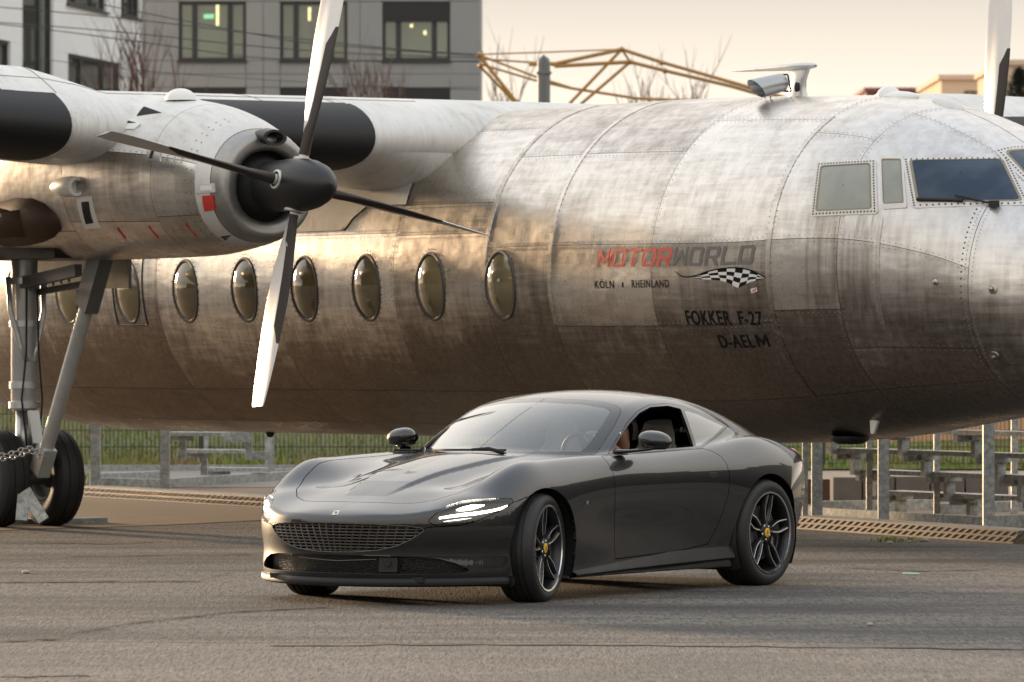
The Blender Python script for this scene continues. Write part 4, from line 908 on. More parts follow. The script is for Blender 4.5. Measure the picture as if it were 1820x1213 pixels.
panel('windscreen_edge', [1], M['gloss_black'], CAR, 'both', .0, .01); panel('windscreen', [2], M['windscreen'], CAR, 'both', 0, 0)
panel('rear_window', [9], M['side_glass'], CAR); panel('quarter_window', [3], M['side_glass'], CAR, 'each', 0, .006)
panel('window_trim', [4], M['gloss_black'], CAR, 'each', .0005, .02); lamps = panel('headlight', [6], M['lamp_glass'], CAR, 'each', .001, .004)
# ---- car: fittings
def chit(u, v, lift=0.0):
    """point of the car's left half seen at pixel u, v (car coordinates), lifted along the normal"""
    d = np.array([(u - 910) / FPX, 1, (HOR - v) / FPX]); o = np.array([-C0[0], -C0[1], CAMH])
    R2 = np.array([[_cp, _sp, 0], [-_sp, _cp, 0], [0, 0, 1]]); oc = R2 @ np.array([-C0[0], -C0[1], CAMH]); dc = R2 @ d
    t = np.arange(29.5, 38, .01); p = oc + t[:, None] * dc; f_ = field(p[:, 0], p[:, 1], p[:, 2]); k = int(np.argmax(f_ > 0)); a, b = t[k - 1], t[k]
    for _ in range(30):
        m_ = (a + b) / 2; q = oc + m_ * dc
        if field(q[0:1], q[1:2], q[2:3])[0] > 0: b = m_
        else: a = m_
    q = (oc + b * dc)[None]; n = grad(q); n = -n / np.linalg.norm(n); return Vector((q + n * lift)[0]), Vector(n[0])
def mir(p): return Vector((p[0], -p[1], p[2]))
# underside, wheel housings and inner floor
M['under'] = simple('underbody_plastic', (.012, .012, .012), .7)
M['satin_black'] = simple('satin_black', (.008, .008, .009), .5, spec=.35)
mb = MB(); mb.box((-1.33, 0, .16), (1.85, 1.66, .03)).box((.35, 0, .16), (.95, 1.15, .03)).box((-3.05, 0, .18), (.8, 1.2, .03)).box((-1.33, 0, .165), (4.2, 1.1, .03)); mb.build('undertray', M['under'], CAR)
for cx, cz, r in ((.01, .335, .40), (-2.67, .35, .415)):
    for sg in (-1, 1):
        mb = MB(); A = [R(a) for a in range(-35, 216, 8)]
        mb.grid([[Vector((cx + rr * math.cos(a), sg * y, cz + rr * math.sin(a))) for a in A] for y, rr in ((.925 if cx > -1 else .945, r - .022), (.90, r), (.58, r), (.56, r * .6), (.56, .02))]); mb.build('wheel_housing', M['under'], CAR, True, 40)
mb = MB(); mb.box((-1.7, 0, .30), (2.2, 1.66, .02)).box((-2.62, 0, .62), (.03, 1.5, .6)); mb.build('cabin_floor', M['under'], CAR)
# ---- grille: slanted lattice standing in the opening
M['grille_metal'] = simple('grille_metal', (.15, .135, .118), .40, .7, .15, 20)
def fx(y, z, o=0.0): return Vector((float(S_F(np.array(abs(y)), np.array(z))) + o, y, z))
def spans(pts, poly):
    full = [(a, b) for a, b in poly if a >= 0]; full = full + [(-a, b) for a, b in full[::-1]]
    k = inside(np.array([(p[0], p[1]) for p in pts]), full); out = []; cur = []
    for p, i in zip(pts, k):
        if i: cur.append(p)
        elif cur: out.append(cur); cur = []
    if cur: out.append(cur)
    return [c for c in out if len(c) > 1]
GR0 = None
mb = MB(); full = [(a, b) for a, b in GRILLE if a >= 0]; full = full + [(-a, b) for a, b in full[::-1] if a > 0]
lp = poly_s(full, 4); mb.tube([fx(a, b, -.004) for a, b in lp] + [fx(*lp[0], -.004)], .0035, 6)
grl = mb.build('grille', M['grille_metal'], CAR, True)
def blade(pts, th, dp, vert):
    mb = MB()
    for c in spans(pts, GRILLE):
        rows = []
        for o, h in ((-.012, -th), (-.006, 0), (-.012, th), (-dp, th * .8), (-dp, -th * .8)):
            rows.append([fx(y + (h if vert else 0), z + (0 if vert else h), o) for y, z in c])
        mb.grid(rows + [rows[0]])
    if mb.v: mb.build('grille_bar', M['grille_metal'], grl)
for k in range(9): blade([(y, .335 + k * .0188) for y in np.linspace(-.6, .6, 121)], .0052, .03, False)
for k in range(-11, 12): blade([(k * .054 + (.5 - z) * (.30 if k > 0 else -.30 if k < 0 else 0) * min(1, abs(k) / 3) * -1, z) for z in np.linspace(.315, .51, 40)], .0048, .030, True)
mb = MB(); mb.grid([[fx(y, z, -.055) for z in (.31, .36, .41, .46, .51)] for y in np.linspace(-.6, .6, 25)]); mb.build('radiator', M['dark_void'], grl, True)
# ---- lower intake: dark recess with a fine mesh, a bar and the sensor block
M['honeycomb'], t, b = newmat('intake_mesh'); b.inputs['Roughness'].default_value = .45
vo = N(t, 'ShaderNodeTexVoronoi', feature='DISTANCE_TO_EDGE', i_Scale=70.0); t.links.new(coords(t), vo.inputs['Vector'])
t.links.new(ramp(t, vo.outputs[0], [(.06, (.045, .045, .045)), (.14, (.004, .004, .004))]), b.inputs['Base Color']); bump(t, b, vo.outputs[0], .6, -.01)
mb = MB(); mb.grid([[fx(y, z, -.035 - .02 * k) for k, z in enumerate((.31, .27, .23, .18))] for y in np.linspace(-.8, .8, 33)]); itk = mb.build('lower_intake', M['honeycomb'], CAR, True)
mb = MB(); mb.grid([[fx(y, z, o) for z, o in ((.186, -.09), (.196, -.005), (.192, .0), (.180, -.0))] for y in np.linspace(-.78, .78, 33)]); mb.build('intake_floor', M['satin_black'], itk, True, 40)
for y in (.36, ):
    mb = MB(); mb.grid([[fx(y + a, z, o - .012) for a in (-.055, -.05, .05, .055)] for z, o in ((.295, -.04), (.293, 0), (.205, 0), (.20, -.04))]); mb.build('sensor_block', M['under'], itk, False, 30)
    MB().lathe([(.024, 0), (.024, .006), (.018, .007), (.010, .004), (.001, .006)], fx(y, .262, -.010), (1, .15, 0), 20).build('parking_sensor', M['under'], itk, True, 40)
MB().tube([fx(y, .288 - .02 * (1 - abs(y) / .4), -.02) for y in np.linspace(-.3, .28, 12)], .004, 6).build('intake_trim', M['grille_metal'], itk, True)
# ---- front splitter, one swept blade
def plan(z, o, n=30):
    pts = []
    for y in np.linspace(0, .905, n): pts.append((float(S_F(np.array(y), np.array(z))) + o * max(.1, 1 - y / 1.1), y + o * (y / .9) * .7))
    e = pts[-1]; pts += [(e[0] - .05, e[1] + .006), (.38, .945 + o * .6)]
    pts = [(a, b) for a, b in pts]; return [(a, -b) for a, b in pts[:0:-1]] + pts
mb = MB(); rows = []
for z, o in ((.150, -.03), (.168, .0), (.160, .020), (.140, .030), (.122, .026), (.112, .0), (.115, -.12)): rows.append([Vector((x, y, z + .006 * (abs(y) / .9) ** 2)) for x, y in plan(.15, o)])
mb.grid(rows); mb.build('front_splitter', M['satin_black'], CAR, True, 50)
# ---- sill blades
for sg in (-1, 1):
    mb = MB(); rows = []
    for t_ in np.linspace(0, 1, 24):
        x = -.345 - 1.93 * t_; z0 = .150 + .045 * t_; w_ = float(S_W(np.array(x), np.array(.2)))
        hgt = .025 + .055 * min(1, t_ * 1.5)
        rows.append([Vector((x, sg * yy, zz)) for yy, zz in ((w_ - .10, z0 - .015), (w_ + .015, z0 - .012), (w_ + .035, z0 + .004), (w_ + .033, z0 + .012), (w_ + .006, z0 + hgt), (w_ - .03, z0 + hgt + .012))])
    mb.grid(rows); mb.build('side_sill', M['satin_black'], CAR, False, 35)
# ---- headlights: dark bowl, lens pair and light strip behind the cover
M['led'] = emit('daylight_strip', (1.0, .93, .80), 7); M['lens'] = emit('lamp_lens', (1.0, .90, .72), 12)
M['chrome'] = simple('chrome', (.75, .75, .74), .12, 1, .05)
for lamp, bowl, sg in zip(lamps, panel('bowl', [6], M['satin_black'], None, 'each', .004, .03, -.035), (1, -1)):
    bowl.parent = lamp; fm = (lambda p: p) if sg == 1 else mir
    pth = [chit(u, v, -.012)[0] for u, v in ((781, 921), (800, 918), (820, 915.5), (845, 913), (870, 909), (890, 904.5), (903, 898.5))]
    MB().tube([fm(p) for p in pth], [.006, .008, .009, .009, .008, .007, .004], 8).build('light_strip', M['led'], lamp, True)
    pth = [chit(u, v, -.016)[0] for u, v in ((812, 906), (824, 904), (838, 901.5), (850, 899.5), (862, 897.5))]
    MB().tube([fm(p) for p in pth], [.004, .012, .015, .011, .003], 10).build('lens', M['lens'], lamp, True)
    pth = [chit(u, v, -.02)[0] for u, v in ((786, 929), (800, 927), (818, 925), (840, 921))]
    MB().tube([fm(p) for p in pth], [.006, .009, .009, .004], 8).build('reflector', M['chrome'], lamp, True)
# ---- mirrors
for sg in (1, -1):
    c = Vector((-1.215, sg * .985, .985)); mb = MB(); rows = []
    for a in np.linspace(-1, 1, 13):      # across the car; cap is a flattened teardrop, cut flat at the back
        k = max(.02, 1 - abs(a) ** 2.4) ** .55; y = c.y + sg * a * .115; row = []
        for b in np.linspace(0, 2 * math.pi, 21)[:-1]:
            xx = math.cos(b); zz = math.sin(b); fx_ = .085 * k * xx if xx > 0 else .055 * k * xx
            row.append(Vector((c.x + fx_ - .012 * a, y, c.z + (.062 if zz > 0 else .052) * k * math.copysign(abs(zz) ** .8, zz) - .012 * a)))
        rows.append(row)
    mb.grid(rows, True); mr = mb.build('mirror', M['car_paint'], CAR, True)
    mb = MB(); mb.grid([[Vector((c.x + .010 - .064 * 1 * (1 if i else 0) * 0 - .066 + .0, c.y + sg * .095 * r * math.cos(b), c.z + .045 * r * math.sin(b))) for b in np.linspace(0, 2 * math.pi, 21)[:-1]] for i, r in enumerate((1, .02))], True); mb.build('mirror_glass', M['chrome'], mr, True)
    base = Vector((-1.03, sg * .83, .915)); mb = MB()
    mb.grid([[p + Vector((.045 * k * math.cos(b), 0, .011 * k * math.sin(b))) for b in np.linspace(0, 2 * math.pi, 13)[:-1]] for p, k in ((base, 1.5), (Vector((-1.08, sg * .89, .918)), 1.1), (Vector((-1.17, sg * .96, .928)), 1.0), (Vector((-1.2, sg * 1.02, .94)), .9))], True); mb.build('mirror_arm', M['gloss_black'], mr, True)
    rows = [[Vector((c.x + .0 + .07 * q * math.cos(b), c.y + sg * .0 + .105 * q * math.sin(b), z)) for b in np.linspace(0, 2 * math.pi, 21)[:-1]] for z, q in ((c.z - .030, 1.0), (c.z - .045, .98), (c.z - .058, .7), (c.z - .06, .02))]
    MB().grid(rows, True).build('mirror_underside', M['gloss_black'], mr, True, 50)
# ---- wipers, handle, badges
for a, b in (((771, 803), (900, 803.5)), ((700, 803.5), (742, 803.5))):
    pts = [chit(a[0] + (b[0] - a[0]) * k / 6, a[1] + (b[1] - a[1]) * k / 6, .012)[0] for k in range(7)]; MB().tube(pts, .008, 6).build('wiper', M['black_rubber'], CAR, True)
MB().tube([chit(838, 804, .018)[0], chit(868, 804, .022)[0], chit(895, 807, .01)[0]], [.008, .014, .012], 6).build('wiper', M['black_rubber'], CAR, True)
for d_, fm in zip(doors, (lambda p: p, mir)):
    q = [chit(u, v, .0015)[0] for u, v in ((1258, 841), (1275, 839), (1274, 850), (1266, 852), (1260, 848))]; qi = [chit(u, v, .003)[0] for u, v in ((1261, 842.5), (1273, 841), (1272, 848.5), (1265, 850), (1262, 847))]
    MB().grid([[fm(p) for p in q], [fm(p) for p in qi]], True).build('handle_recess', M['satin_black'], d_); MB().add([fm(p) for p in qi], [(0, 1, 2, 3, 4)]).build('handle', M['satin_black'], d_)
M['cream'] = simple('badge_cream', (.62, .57, .40), .35, .3, .1, 30)
q = [chit(u, v, .002)[0] for u, v in ((589.5, 916), (594, 908), (604.5, 907.5), (600, 915.5))]
bd = MB().add(q + [p - Vector((.004, 0, .002)) for p in q], [(0, 1, 2, 3), (0, 4, 5, 1), (1, 5, 6, 2), (2, 6, 7, 3), (3, 7, 4, 0)]).build('nose_badge', M['cream'], CAR)
MB().add([chit(u, v, .0035)[0] for u, v in ((596, 914), (595.5, 911), (597, 909.5), (599.5, 910.5), (598.5, 912), (598, 914))], [(0, 1, 2, 3, 4, 5)]).build('badge_mark', M['gloss_black'], bd)
for fm in (lambda p: p, mir):
    q = [chit(u, v, .002)[0] for u, v in ((1042, 891), (1046, 890), (1045.5, 895), (1043.5, 898), (1042, 896))]; MB().add([fm(p) for p in q], [(0, 1, 2, 3, 4)]).build('wing_emblem', M['chrome'], CAR)
M['tail_red'] = simple('tail_lamp_red', (.25, .012, .012), .2, coat=.5)
for sg in (1, -1): MB().tube([(-3.33, sg * .80, .845), (-3.44, sg * .70, .87), (-3.50, sg * .6, .87)], [.012, .022, .02], 10).build('tail_lamp', M['tail_red'], CAR, True)
# ---- wheels
M['rim_dark'] = simple('rim_dark', (.045, .046, .05), .35, .8, .1, 20); M['rim_bright'] = simple('rim_polished', (.72, .72, .71), .22, 1, .05); M['car_tyre'] = simple('car_tyre', (.016, .016, .0165), .6, 0, .3, 14, .25)
M['disc'] = simple('brake_disc', (.22, .22, .22), .35, .9, .1, 40); M['cap_yellow'] = simple('cap_yellow', (.72, .42, .03), .35, 0, .1, 30)
def make_wheel(Rt, wd, rr):
    h = wd / 2; mb = MB(); mb.lathe([(rr + .006, h - .004), (rr - .004, h - .002), (rr - .012, h - .010), (rr - .02, h - .03), (rr - .03, h - .07), (rr - .035, -h + .02), (rr, -h + .004)], (0, 0, 0), (0, 1, 0), 64)
    wh = mb.build('wheel', M['rim_dark'], CAR, True, 50)
    MB().lathe([(rr + .004, h - .0042), (rr + .003, h + .0012), (rr - .007, h + .0002), (rr - .009, h - .008)], (0, 0, 0), (0, 1, 0), 72).build('rim_lip', M['rim_bright'], wh, True, 50)
    s_ = Rt - rr; tp = [(rr, h - .02), (rr + .006, h - .006), (rr + .012, h - .001), (rr + .35 * s_, h + .004), (rr + .62 * s_, h + .001), (rr + .85 * s_, h - .012), (Rt - .006, h - .028), (Rt - .001, h - .042)]
    for g_ in (.48, .18): tp += [(Rt, h * g_ + .008), (Rt - .007, h * g_ + .006), (Rt - .007, h * g_ - .002), (Rt, h * g_ - .004)]
    tp = tp + [(a, -b) for a, b in tp[::-1]]; MB().lathe(tp, (0, 0, 0), (0, 1, 0), 96).build('tyre', M['car_tyre'], wh, True, 35)
    MB().lathe([(.18, h - .10), (.18, h - .075), (.09, h - .075), (.085, h - .06), (.001, h - .06)], (0, 0, 0), (0, 1, 0), 48).build('brake_disc', M['disc'], wh, True, 40)
    mb = MB(); A = [R(a) for a in range(150, 226, 8)]; mb.grid([[Vector((r * math.cos(a), o, r * math.sin(a))) for a in A] for r, o in ((.215, h - .10), (.212, h - .052), (.15, h - .046), (.125, h - .06), (.125, h - .10))]); mb.build('brake_caliper', M['gloss_black'], wh, True, 40)
    MB().lathe([(.062, h - .055), (.060, h - .034), (.045, h - .028), (.03, h - .026), (.001, h - .026)], (0, 0, 0), (0, 1, 0), 32).build('hub', M['rim_dark'], wh, True, 40)
    cp = MB(); cp.lathe([(.031, h - .027), (.031, h - .021), (.028, h - .019), (.001, h - .0185)], (0, 0, 0), (0, 1, 0), 28); cp = cp.build('centre_cap', M['cap_yellow'], wh, True, 40)
    hp = [(-.006, -.017), (-.002, -.008), (-.007, -.001), (-.003, .006), (-.006, .014), (.001, .018), (.006, .011), (.003, .005), (.008, .001), (.003, -.004), (.004, -.012), (.001, -.018)]
    MB().add([(a, h - .0178, b) for a, b in hp], [tuple(range(len(hp)))]).build('cap_emblem', M['gloss_black'], cp)
    sh = [(.050, .012), (.085, .020), (.13, .033), (.17, .038), (.21, .034), (.246, .030)]
    def face(r): return h - .012 - .022 * (1 - min(1, r / .25)) ** 1.2 - .006 * math.sin(min(1, r / .25) * math.pi)
    for k in range(5):
        th = R(90 + 72 * k); er = (math.cos(th), math.sin(th)); et = (-math.sin(th), math.cos(th))
        def pt(r, t_, y): return Vector((er[0] * r + et[0] * t_, y, er[1] * r + et[1] * t_))
        for sg in (-1, 1):
            mb = MB(); rows = []
            for r, d in sh:
                d *= rr / .265; r *= rr / .265; wdt = .020 if r < .1 else .017; i_, o_ = sg * (d - wdt), sg * d
                rows.append([pt(r, i_, face(r) - .035), pt(r, i_, face(r) - .012), pt(r, (i_ + o_) / 2, face(r) - .004), pt(r, o_, face(r)), pt(r, o_ + sg * .004, face(r) - .004), pt(r, o_ + sg * .008, face(r) - .04)])
            mb.grid(rows); sp = mb.build('spoke', M['rim_dark'], wh, True, 50)
            mb = MB(); rows = []
            for r, d in sh[1:]:
                d *= rr / .265; r *= rr / .265; rows.append([pt(r, sg * (d - .0058), face(r) + .0005), pt(r, sg * (d - .002), face(r) + .0022), pt(r, sg * (d + .0025), face(r) + .0005)])
            mb.grid(rows); mb.build('polished_edge', M['rim_bright'], sp, True)
        MB().lathe([(.009, 0), (.009, .012), (.006, .014), (.001, .014)], (math.cos(th + R(36)) * .048, h - .04, math.sin(th + R(36)) * .048), (0, 1, 0), 8).build('wheel_bolt', M['chrome'], wh)
    return wh
def put(wh, x, y, z, steer, spin):
    wh.location = (x, y, z); wh.rotation_euler = Matrix.Rotation(R(steer + (180 if y < 0 else 0)), 4, 'Z').to_euler(); 
    wh.rotation_euler = (Matrix.Rotation(R(steer + (180 if y < 0 else 0)), 4, 'Z') @ Matrix.Rotation(R(spin), 4, 'Y')).to_euler()
wf = make_wheel(.340, .245, .266); put(wf, 0, .828, .335, 14, 8); wf2 = copy_tree(wf, CAR); put(wf2, 0, -.828, .335, 14, 40)
wr = make_wheel(.354, .285, .268); put(wr, -2.67, .832, .349, 0, -6); wr2 = copy_tree(wr, CAR); put(wr2, -2.67, -.832, .349, 0, 20)
# ---- cabin
M['cream_leather'] = simple('pale_leather', (.42, .40, .36), .5, 0, .1, 8, .1); M['dash'] = simple('dashboard', (.10, .105, .10), .55, 0, .15, 8, .05); M['inner'] = simple('inner_trim', (.05, .05, .05), .6)
mb = MB(); rows = []
for x, z in ((-.70, .80), (-.78, .865), (-.92, .885), (-1.05, .885), (-1.14, .86), (-1.16, .78), (-1.12, .6), (-1.0, .4)): rows.append([Vector((x - .10 * (y / .7) ** 2, y, z + (.035 * math.exp(-((y - .36) / .17) ** 2) if z > .8 else 0) - .02 * (y / .7) ** 2)) for y in np.linspace(-.72, .72, 29)])
mb.grid(rows); mb.build('dashboard', M['dash'], CAR, True)
sw = MB(); c = Vector((-1.36, .37, .86)); n = Vector((-.9, 0, .44)).normalized(); u_ = Vector((0, 1, 0)); v_ = n.cross(u_)
sw.tube([c + (u_ * math.cos(a) + v_ * math.sin(a)) * .175 for a in np.linspace(0, 2 * math.pi, 33)], .014, 8, False); stw = sw.build('steering_wheel', M['inner'], CAR, True)
mb = MB(); mb.tube([c - u_ * .17, c, c + u_ * .17], .018, 6).tube([c, c - v_ * .17], .018, 6).tube([c, c - n * .3], .03, 8); mb.build('steering_spokes', M['inner'], stw, True)
def seat(y):
    mb = MB(); rows = []
    for x, z, w_, d in ((-1.50, .34, .24, .06), (-1.70, .31, .25, .06), (-1.95, .31, .25, .06), (-2.12, .46, .25, .10), (-2.18, .64, .25, .08), (-2.24, .82, .22, .07), (-2.26, .93, .14, .06), (-2.27, 1.0, .13, .055), (-2.28, 1.08, .10, .03)):
        rows.append([Vector((x + (d if False else 0) + (.05 * (abs(math.cos(a)) ** 3) if z > .45 else 0) - d * .5 * math.sin(a) * (1 if z > .45 else 0), y + w_ * math.copysign(abs(math.cos(a)) ** .6, math.cos(a)), z + (d * math.sin(a) if z <= .45 else .02 * math.sin(a)))) for a in np.linspace(0, 2 * math.pi, 25)[:-1]])
    mb.grid(rows, True); mb.add(rows[-1], [tuple(range(24))]); mb.add(rows[0], [tuple(range(24))]); st = mb.build('seat', M['cream_leather'], CAR, True, 70); return st
seat(.37); seat(-.37)
for sg in (1, -1): MB().grid([[Vector((x, sg * (float(S_W(np.array(x), np.array(z))) - .06 - .05 * max(0, z - .7)), z)) for z in (.3, .5, .7, .86)] for x in np.linspace(-2.3, -.95, 12)]).build('door_trim', M['inner'], CAR, True)
mb = MB(); mb.box((-1.7, 0, .52), (1.3, .22, .3)); mb.build('centre_console', M['inner'], CAR)
MB().beam((-1.5, -.08, 1.165), (-1.5, .10, 1.165), .03, .055).build('rear_view_mirror', M['black_rubber'], CAR)
# ---- driver
def skin_body(name, verts, edges, radii, root, mat, parent=None, sub=2):
    me = bpy.data.meshes.new(name); me.from_pydata(verts, edges, []); o = bpy.data.objects.new(name, me); COL.objects.link(o); o.parent = parent
    md = o.modifiers.new('skin', 'SKIN'); md.use_smooth_shade = True; md.branch_smoothing = .4
    if not me.skin_vertices: me.attributes.new('skin', 'FLOAT', 'POINT') if False else None
    for i, r in enumerate(radii):
        sv = me.skin_vertices[0].data[i]; sv.radius = r if hasattr(r, '__len__') else (r, r); sv.use_root = (i == root)
    s2 = o.modifiers.new('sub', 'SUBSURF'); s2.levels = s2.render_levels = sub
    me.materials.append(mat); return o
M['skin'] = simple('skin', (.34, .19, .13), .5, 0, .1, 30); M['sweater'] = simple('dark_jacket', (.035, .035, .04), .8, 0, .2, 20, .3); M['hair'] = simple('dark_hair', (.03, .022, .018), .6, 0, .3, 60, .4, stretch=(1, 1, 6))
DRV = empty('person', CAR.matrix_basis @ Vector((-2.0, .37, .45)), CAR.rotation_euler.z, 'driver in a dark jacket with one hand on the steering wheel', 'person')
DRV.location = (C0[0] + _cp * -1.82 - _sp * .37, C0[1] + _sp * -1.82 + _cp * .37, .32)
# local frame: seat point, x forward, z up
V_ = [(.03, 0, .06), (.02, 0, .22), (0, 0, .40), (-.02, 0, .52), (.0, 0, .575), (.03, 0, .64), (.045, 0, .70), (.04, 0, .76),
      (0, .17, .47), (.12, .26, .32), (.30, .16, .56), (.37, .06, .66), (.40, .02, .69),
      (0, -.17, .47), (.12, -.26, .32), (.27, -.18, .45), (.33, -.14, .50),
      (.30, .12, .08), (.55, .13, .10), (.85, .12, .0), (.30, -.12, .08), (.55, -.13, .10), (.85, -.12, .0), (.145, 0, .685)]
E_ = [(0, 1), (1, 2), (2, 3), (3, 4), (4, 5), (5, 6), (6, 7), (3, 8), (8, 9), (9, 10), (10, 11), (11, 12), (3, 13), (13, 14), (14, 15), (15, 16), (0, 17), (17, 18), (18, 19), (0, 20), (20, 21), (21, 22), (6, 23)]
Rr = [.14, .135, .15, .09, .048, .062, .074, .05, .07, .052, .038, .032, .022, .07, .052, .038, .03, .085, .065, .05, .085, .065, .05, .012]
bod = skin_body('body', V_, E_, Rr, 0, M['skin'], DRV)
def fingers(base, fwd, side, curl, nm):
    b = MB(); base = Vector(base); fwd = Vector(fwd).normalized(); side = Vector(side).normalized(); curl = Vector(curl).normalized()
    for k, L in enumerate((.07, .08, .075, .06)):
        o = base + side * (k - 1.5) * .02; b.tube([o, o + fwd * L * .5, o + fwd * L * .8 + curl * L * .35, o + fwd * L * .75 + curl * L * .75], [.0095, .009, .0085, .006], 8)
    o = base - side * .035 - fwd * .03; b.tube([o, o + side * -.01 + curl * .025 + fwd * .02, o + fwd * .04 + curl * .05], [.011, .010, .007], 8)
    return b.build(nm, M['skin'], DRV, True)
fingers((.405, .02, .695), (.8, 0, .35), (0, 1, .2), (.3, 0, -1), 'hand'); fingers((.335, -.14, .505), (.8, 0, .35), (0, 1, 0), (.3, 0, -1), 'hand')
jk = skin_body('jacket', V_[:4] + [(0, .17, .47), (.12, .26, .32), (.285, .165, .545), (0, -.17, .47), (.12, -.26, .32), (.26, -.185, .44)], [(0, 1), (1, 2), (2, 3), (3, 4), (4, 5), (5, 6), (3, 7), (7, 8), (8, 9)], [.155, .15, .165, .105, .085, .065, .048, .085, .065, .048], 0, M['sweater'], DRV)
mb = MB(); mb.grid([[Vector((.015 + .10 * math.cos(b) * math.cos(a) - .012, .088 * math.cos(b) * math.sin(a), .715 + .115 * math.sin(b))) for a in np.linspace(R(75 - 60 * (b > .5)), R(285 + 60 * (b > .5)), 19)] for b in np.linspace(-.6, 1.57, 12)]); mb.build('hair', M['hair'], DRV, True)
# ------------------------------------------------------------------ ground, fence, stands
def sheet(name, pts, mat, kind='structure'):
    o = MB().add(pts, [tuple(range(len(pts)))]).build(name, mat); o['kind'] = kind; return o
M['asphalt'], t, b = newmat('asphalt')
v1 = coords(t); g1 = noise(t, coords(t, (.22, .9, 1)), 1.0, 6, .65, .3); g2 = noise(t, coords(t, (.12, 1.1, 1)), .55, 3, .5); sp = noise(t, coords(t, (1, .09, 1)), 46, 3, .85); sp2 = noise(t, coords(t, (1, .10, 1)), 18, 4, .8)
c = ramp(t, math_(t, 'ADD', math_(t, 'MULTIPLY', g1, .55), math_(t, 'MULTIPLY', g2, .45)), [(.40, (.034, .033, .031)), (.46, (.074, .067, .059)), (.54, (.155, .138, .119))])
c = mixc(t, ramp(t, sp, [(.36, 1), (.50, 0)]), c, (.03, .029, .028)); c = mixc(t, ramp(t, sp, [(.60, 0), (.74, .8)]), c, (.30, .285, .26)); c = mixc(t, ramp(t, sp2, [(.40, .5), (.52, 0)]), c, (.045, .043, .04))
t.links.new(c, b.inputs['Base Color']); b.inputs['Roughness'].default_value = .82; b.inputs['Specular IOR Level'].default_value = .35
bump(t, b, math_(t, 'ADD', sp, math_(t, 'MULTIPLY', sp2, .8)), .9, .012)
M['old_asphalt'], t, b = newmat('old_asphalt')
v1 = coords(t); g1 = noise(t, coords(t, (.3, 1.0, 1)), 1.2, 6, .65, .3); sp = noise(t, coords(t, (1, .09, 1)), 48, 3, .85); sp2 = noise(t, coords(t, (1, .10, 1)), 19, 4, .8)
c = ramp(t, g1, [(.35, (.10, .089, .077)), (.62, (.178, .156, .132))]); c = mixc(t, ramp(t, sp, [(.36, 1), (.50, 0)]), c, (.05, .046, .042)); c = mixc(t, ramp(t, sp, [(.60, 0), (.74, .7)]), c, (.34, .31, .28)); c = mixc(t, ramp(t, sp2, [(.40, .4), (.52, 0)]), c, (.06, .055, .05))
t.links.new(c, b.inputs['Base Color']); b.inputs['Roughness'].default_value = .85; bump(t, b, math_(t, 'ADD', sp, math_(t, 'MULTIPLY', sp2, .8)), .9, .012)
M['dirt'] = simple('packed_earth', (.16, .11, .068), .9, 0, .35, 3, .5, bscale=40); M['sand'] = simple('sandy_gravel', (.36, .27, .19), .9, 0, .3, 2.5, .5, bscale=30)
sheet('ground', [(-900, -40, 0), (900, -40, 0), (900, 2500, 0), (-900, 2500, 0)], M['asphalt'])
# near strip: older, paler pavement that ends in a rough joint
xs = np.linspace(-60, 60, 400); jt = [(x, 28.75 - .012 * x + .05 * math.sin(x * 1.7) + .03 * math.sin(x * 5.1) + .02 * rng.standard_normal()) for x in xs]
sheet('old_pavement', [(-60, -30, .004), (60, -30, .004)] + [(x, y, .004) for x, y in jt[::-1]], M['old_asphalt'])
def ribbon(name, pts, wd, mat, z=.006, jit=.02):
    mb = MB(); L = []; 
    for i, p in enumerate(pts): L.append((p[0], p[1], wd * (.5 + rng.random())))
    rows = [[Vector((x, y - w_ / 2, z)), Vector((x, y + w_ / 2, z))] for x, y, w_ in L]; mb.grid(rows); o = mb.build(name, mat); o['kind'] = 'structure'; return o
M['crack'] = simple('crack_dirt', (.022, .020, .016), .95)
ribbon('pavement_crack', [(x, y + .02) for x, y in jt[150:250]], .035, M['crack'])
def crack(px, wd):
    pts = []
    for a, b in zip(px[:-1], px[1:]):
        A, B = G(*a), G(*b)
        for k in range(10): p = A.lerp(B, k / 10); pts.append((p.x, p.y + .035 * rng.standard_normal()))
    ribbon('pavement_crack', pts, wd, M['crack'], .0075)
crack([(-40, 1143), (100, 1137), (140, 1125), (240, 1108), (330, 1098), (420, 1088), (600, 1079)], .10); crack([(0, 1036), (180, 1035), (350, 1034), (390, 1024), (420, 1015)], .09); crack([(120, 990), (480, 986)], .08); crack([(0, 1206), (180, 1202)], .06)
crack([(1150, 1180), (1163, 1168)], .03); crack([(480, 1150), (900, 1148), (1400, 1152), (1900, 1158)], .07); crack([(1500, 1010), (1640, 1016), (1820, 1012)], .07); crack([(60, 965), (200, 968), (300, 962)], .08)
# earth under the aircraft and towards the fence
ed = [G(u, v, .004) for u, v in ((-300, 948), (0, 943), (90, 939), (180, 937), (300, 933), (420, 927), (560, 920), (760, 908), (980, 905))]
sheet('earth_strip', [(p.x, p.y, .004) for p in ed] + [(3.0, 56, .004), (2, 64.4, .004), (-12, 64.4, .004), (-12, 52, .004)], M['dirt'])
gv = [(2.4, 49.6, .0055), (8, 41.2, .0055), (14, 50, .0055), (12, 64.4, .0055), (2.02, 64.4, .0055), (3.0, 56, .0055)]
sheet('gravel_yard', gv, M['sand'])
M['gravel'] = simple('grey_gravel', (.22, .20, .18), .9, 0, .4, 14, .6, bscale=30)
sheet('gravel_strip', [(-12, 57.5, .009), (0, 57.5, .009), (0, 64.3, .009), (-12, 64.3, .009)], M['gravel'])
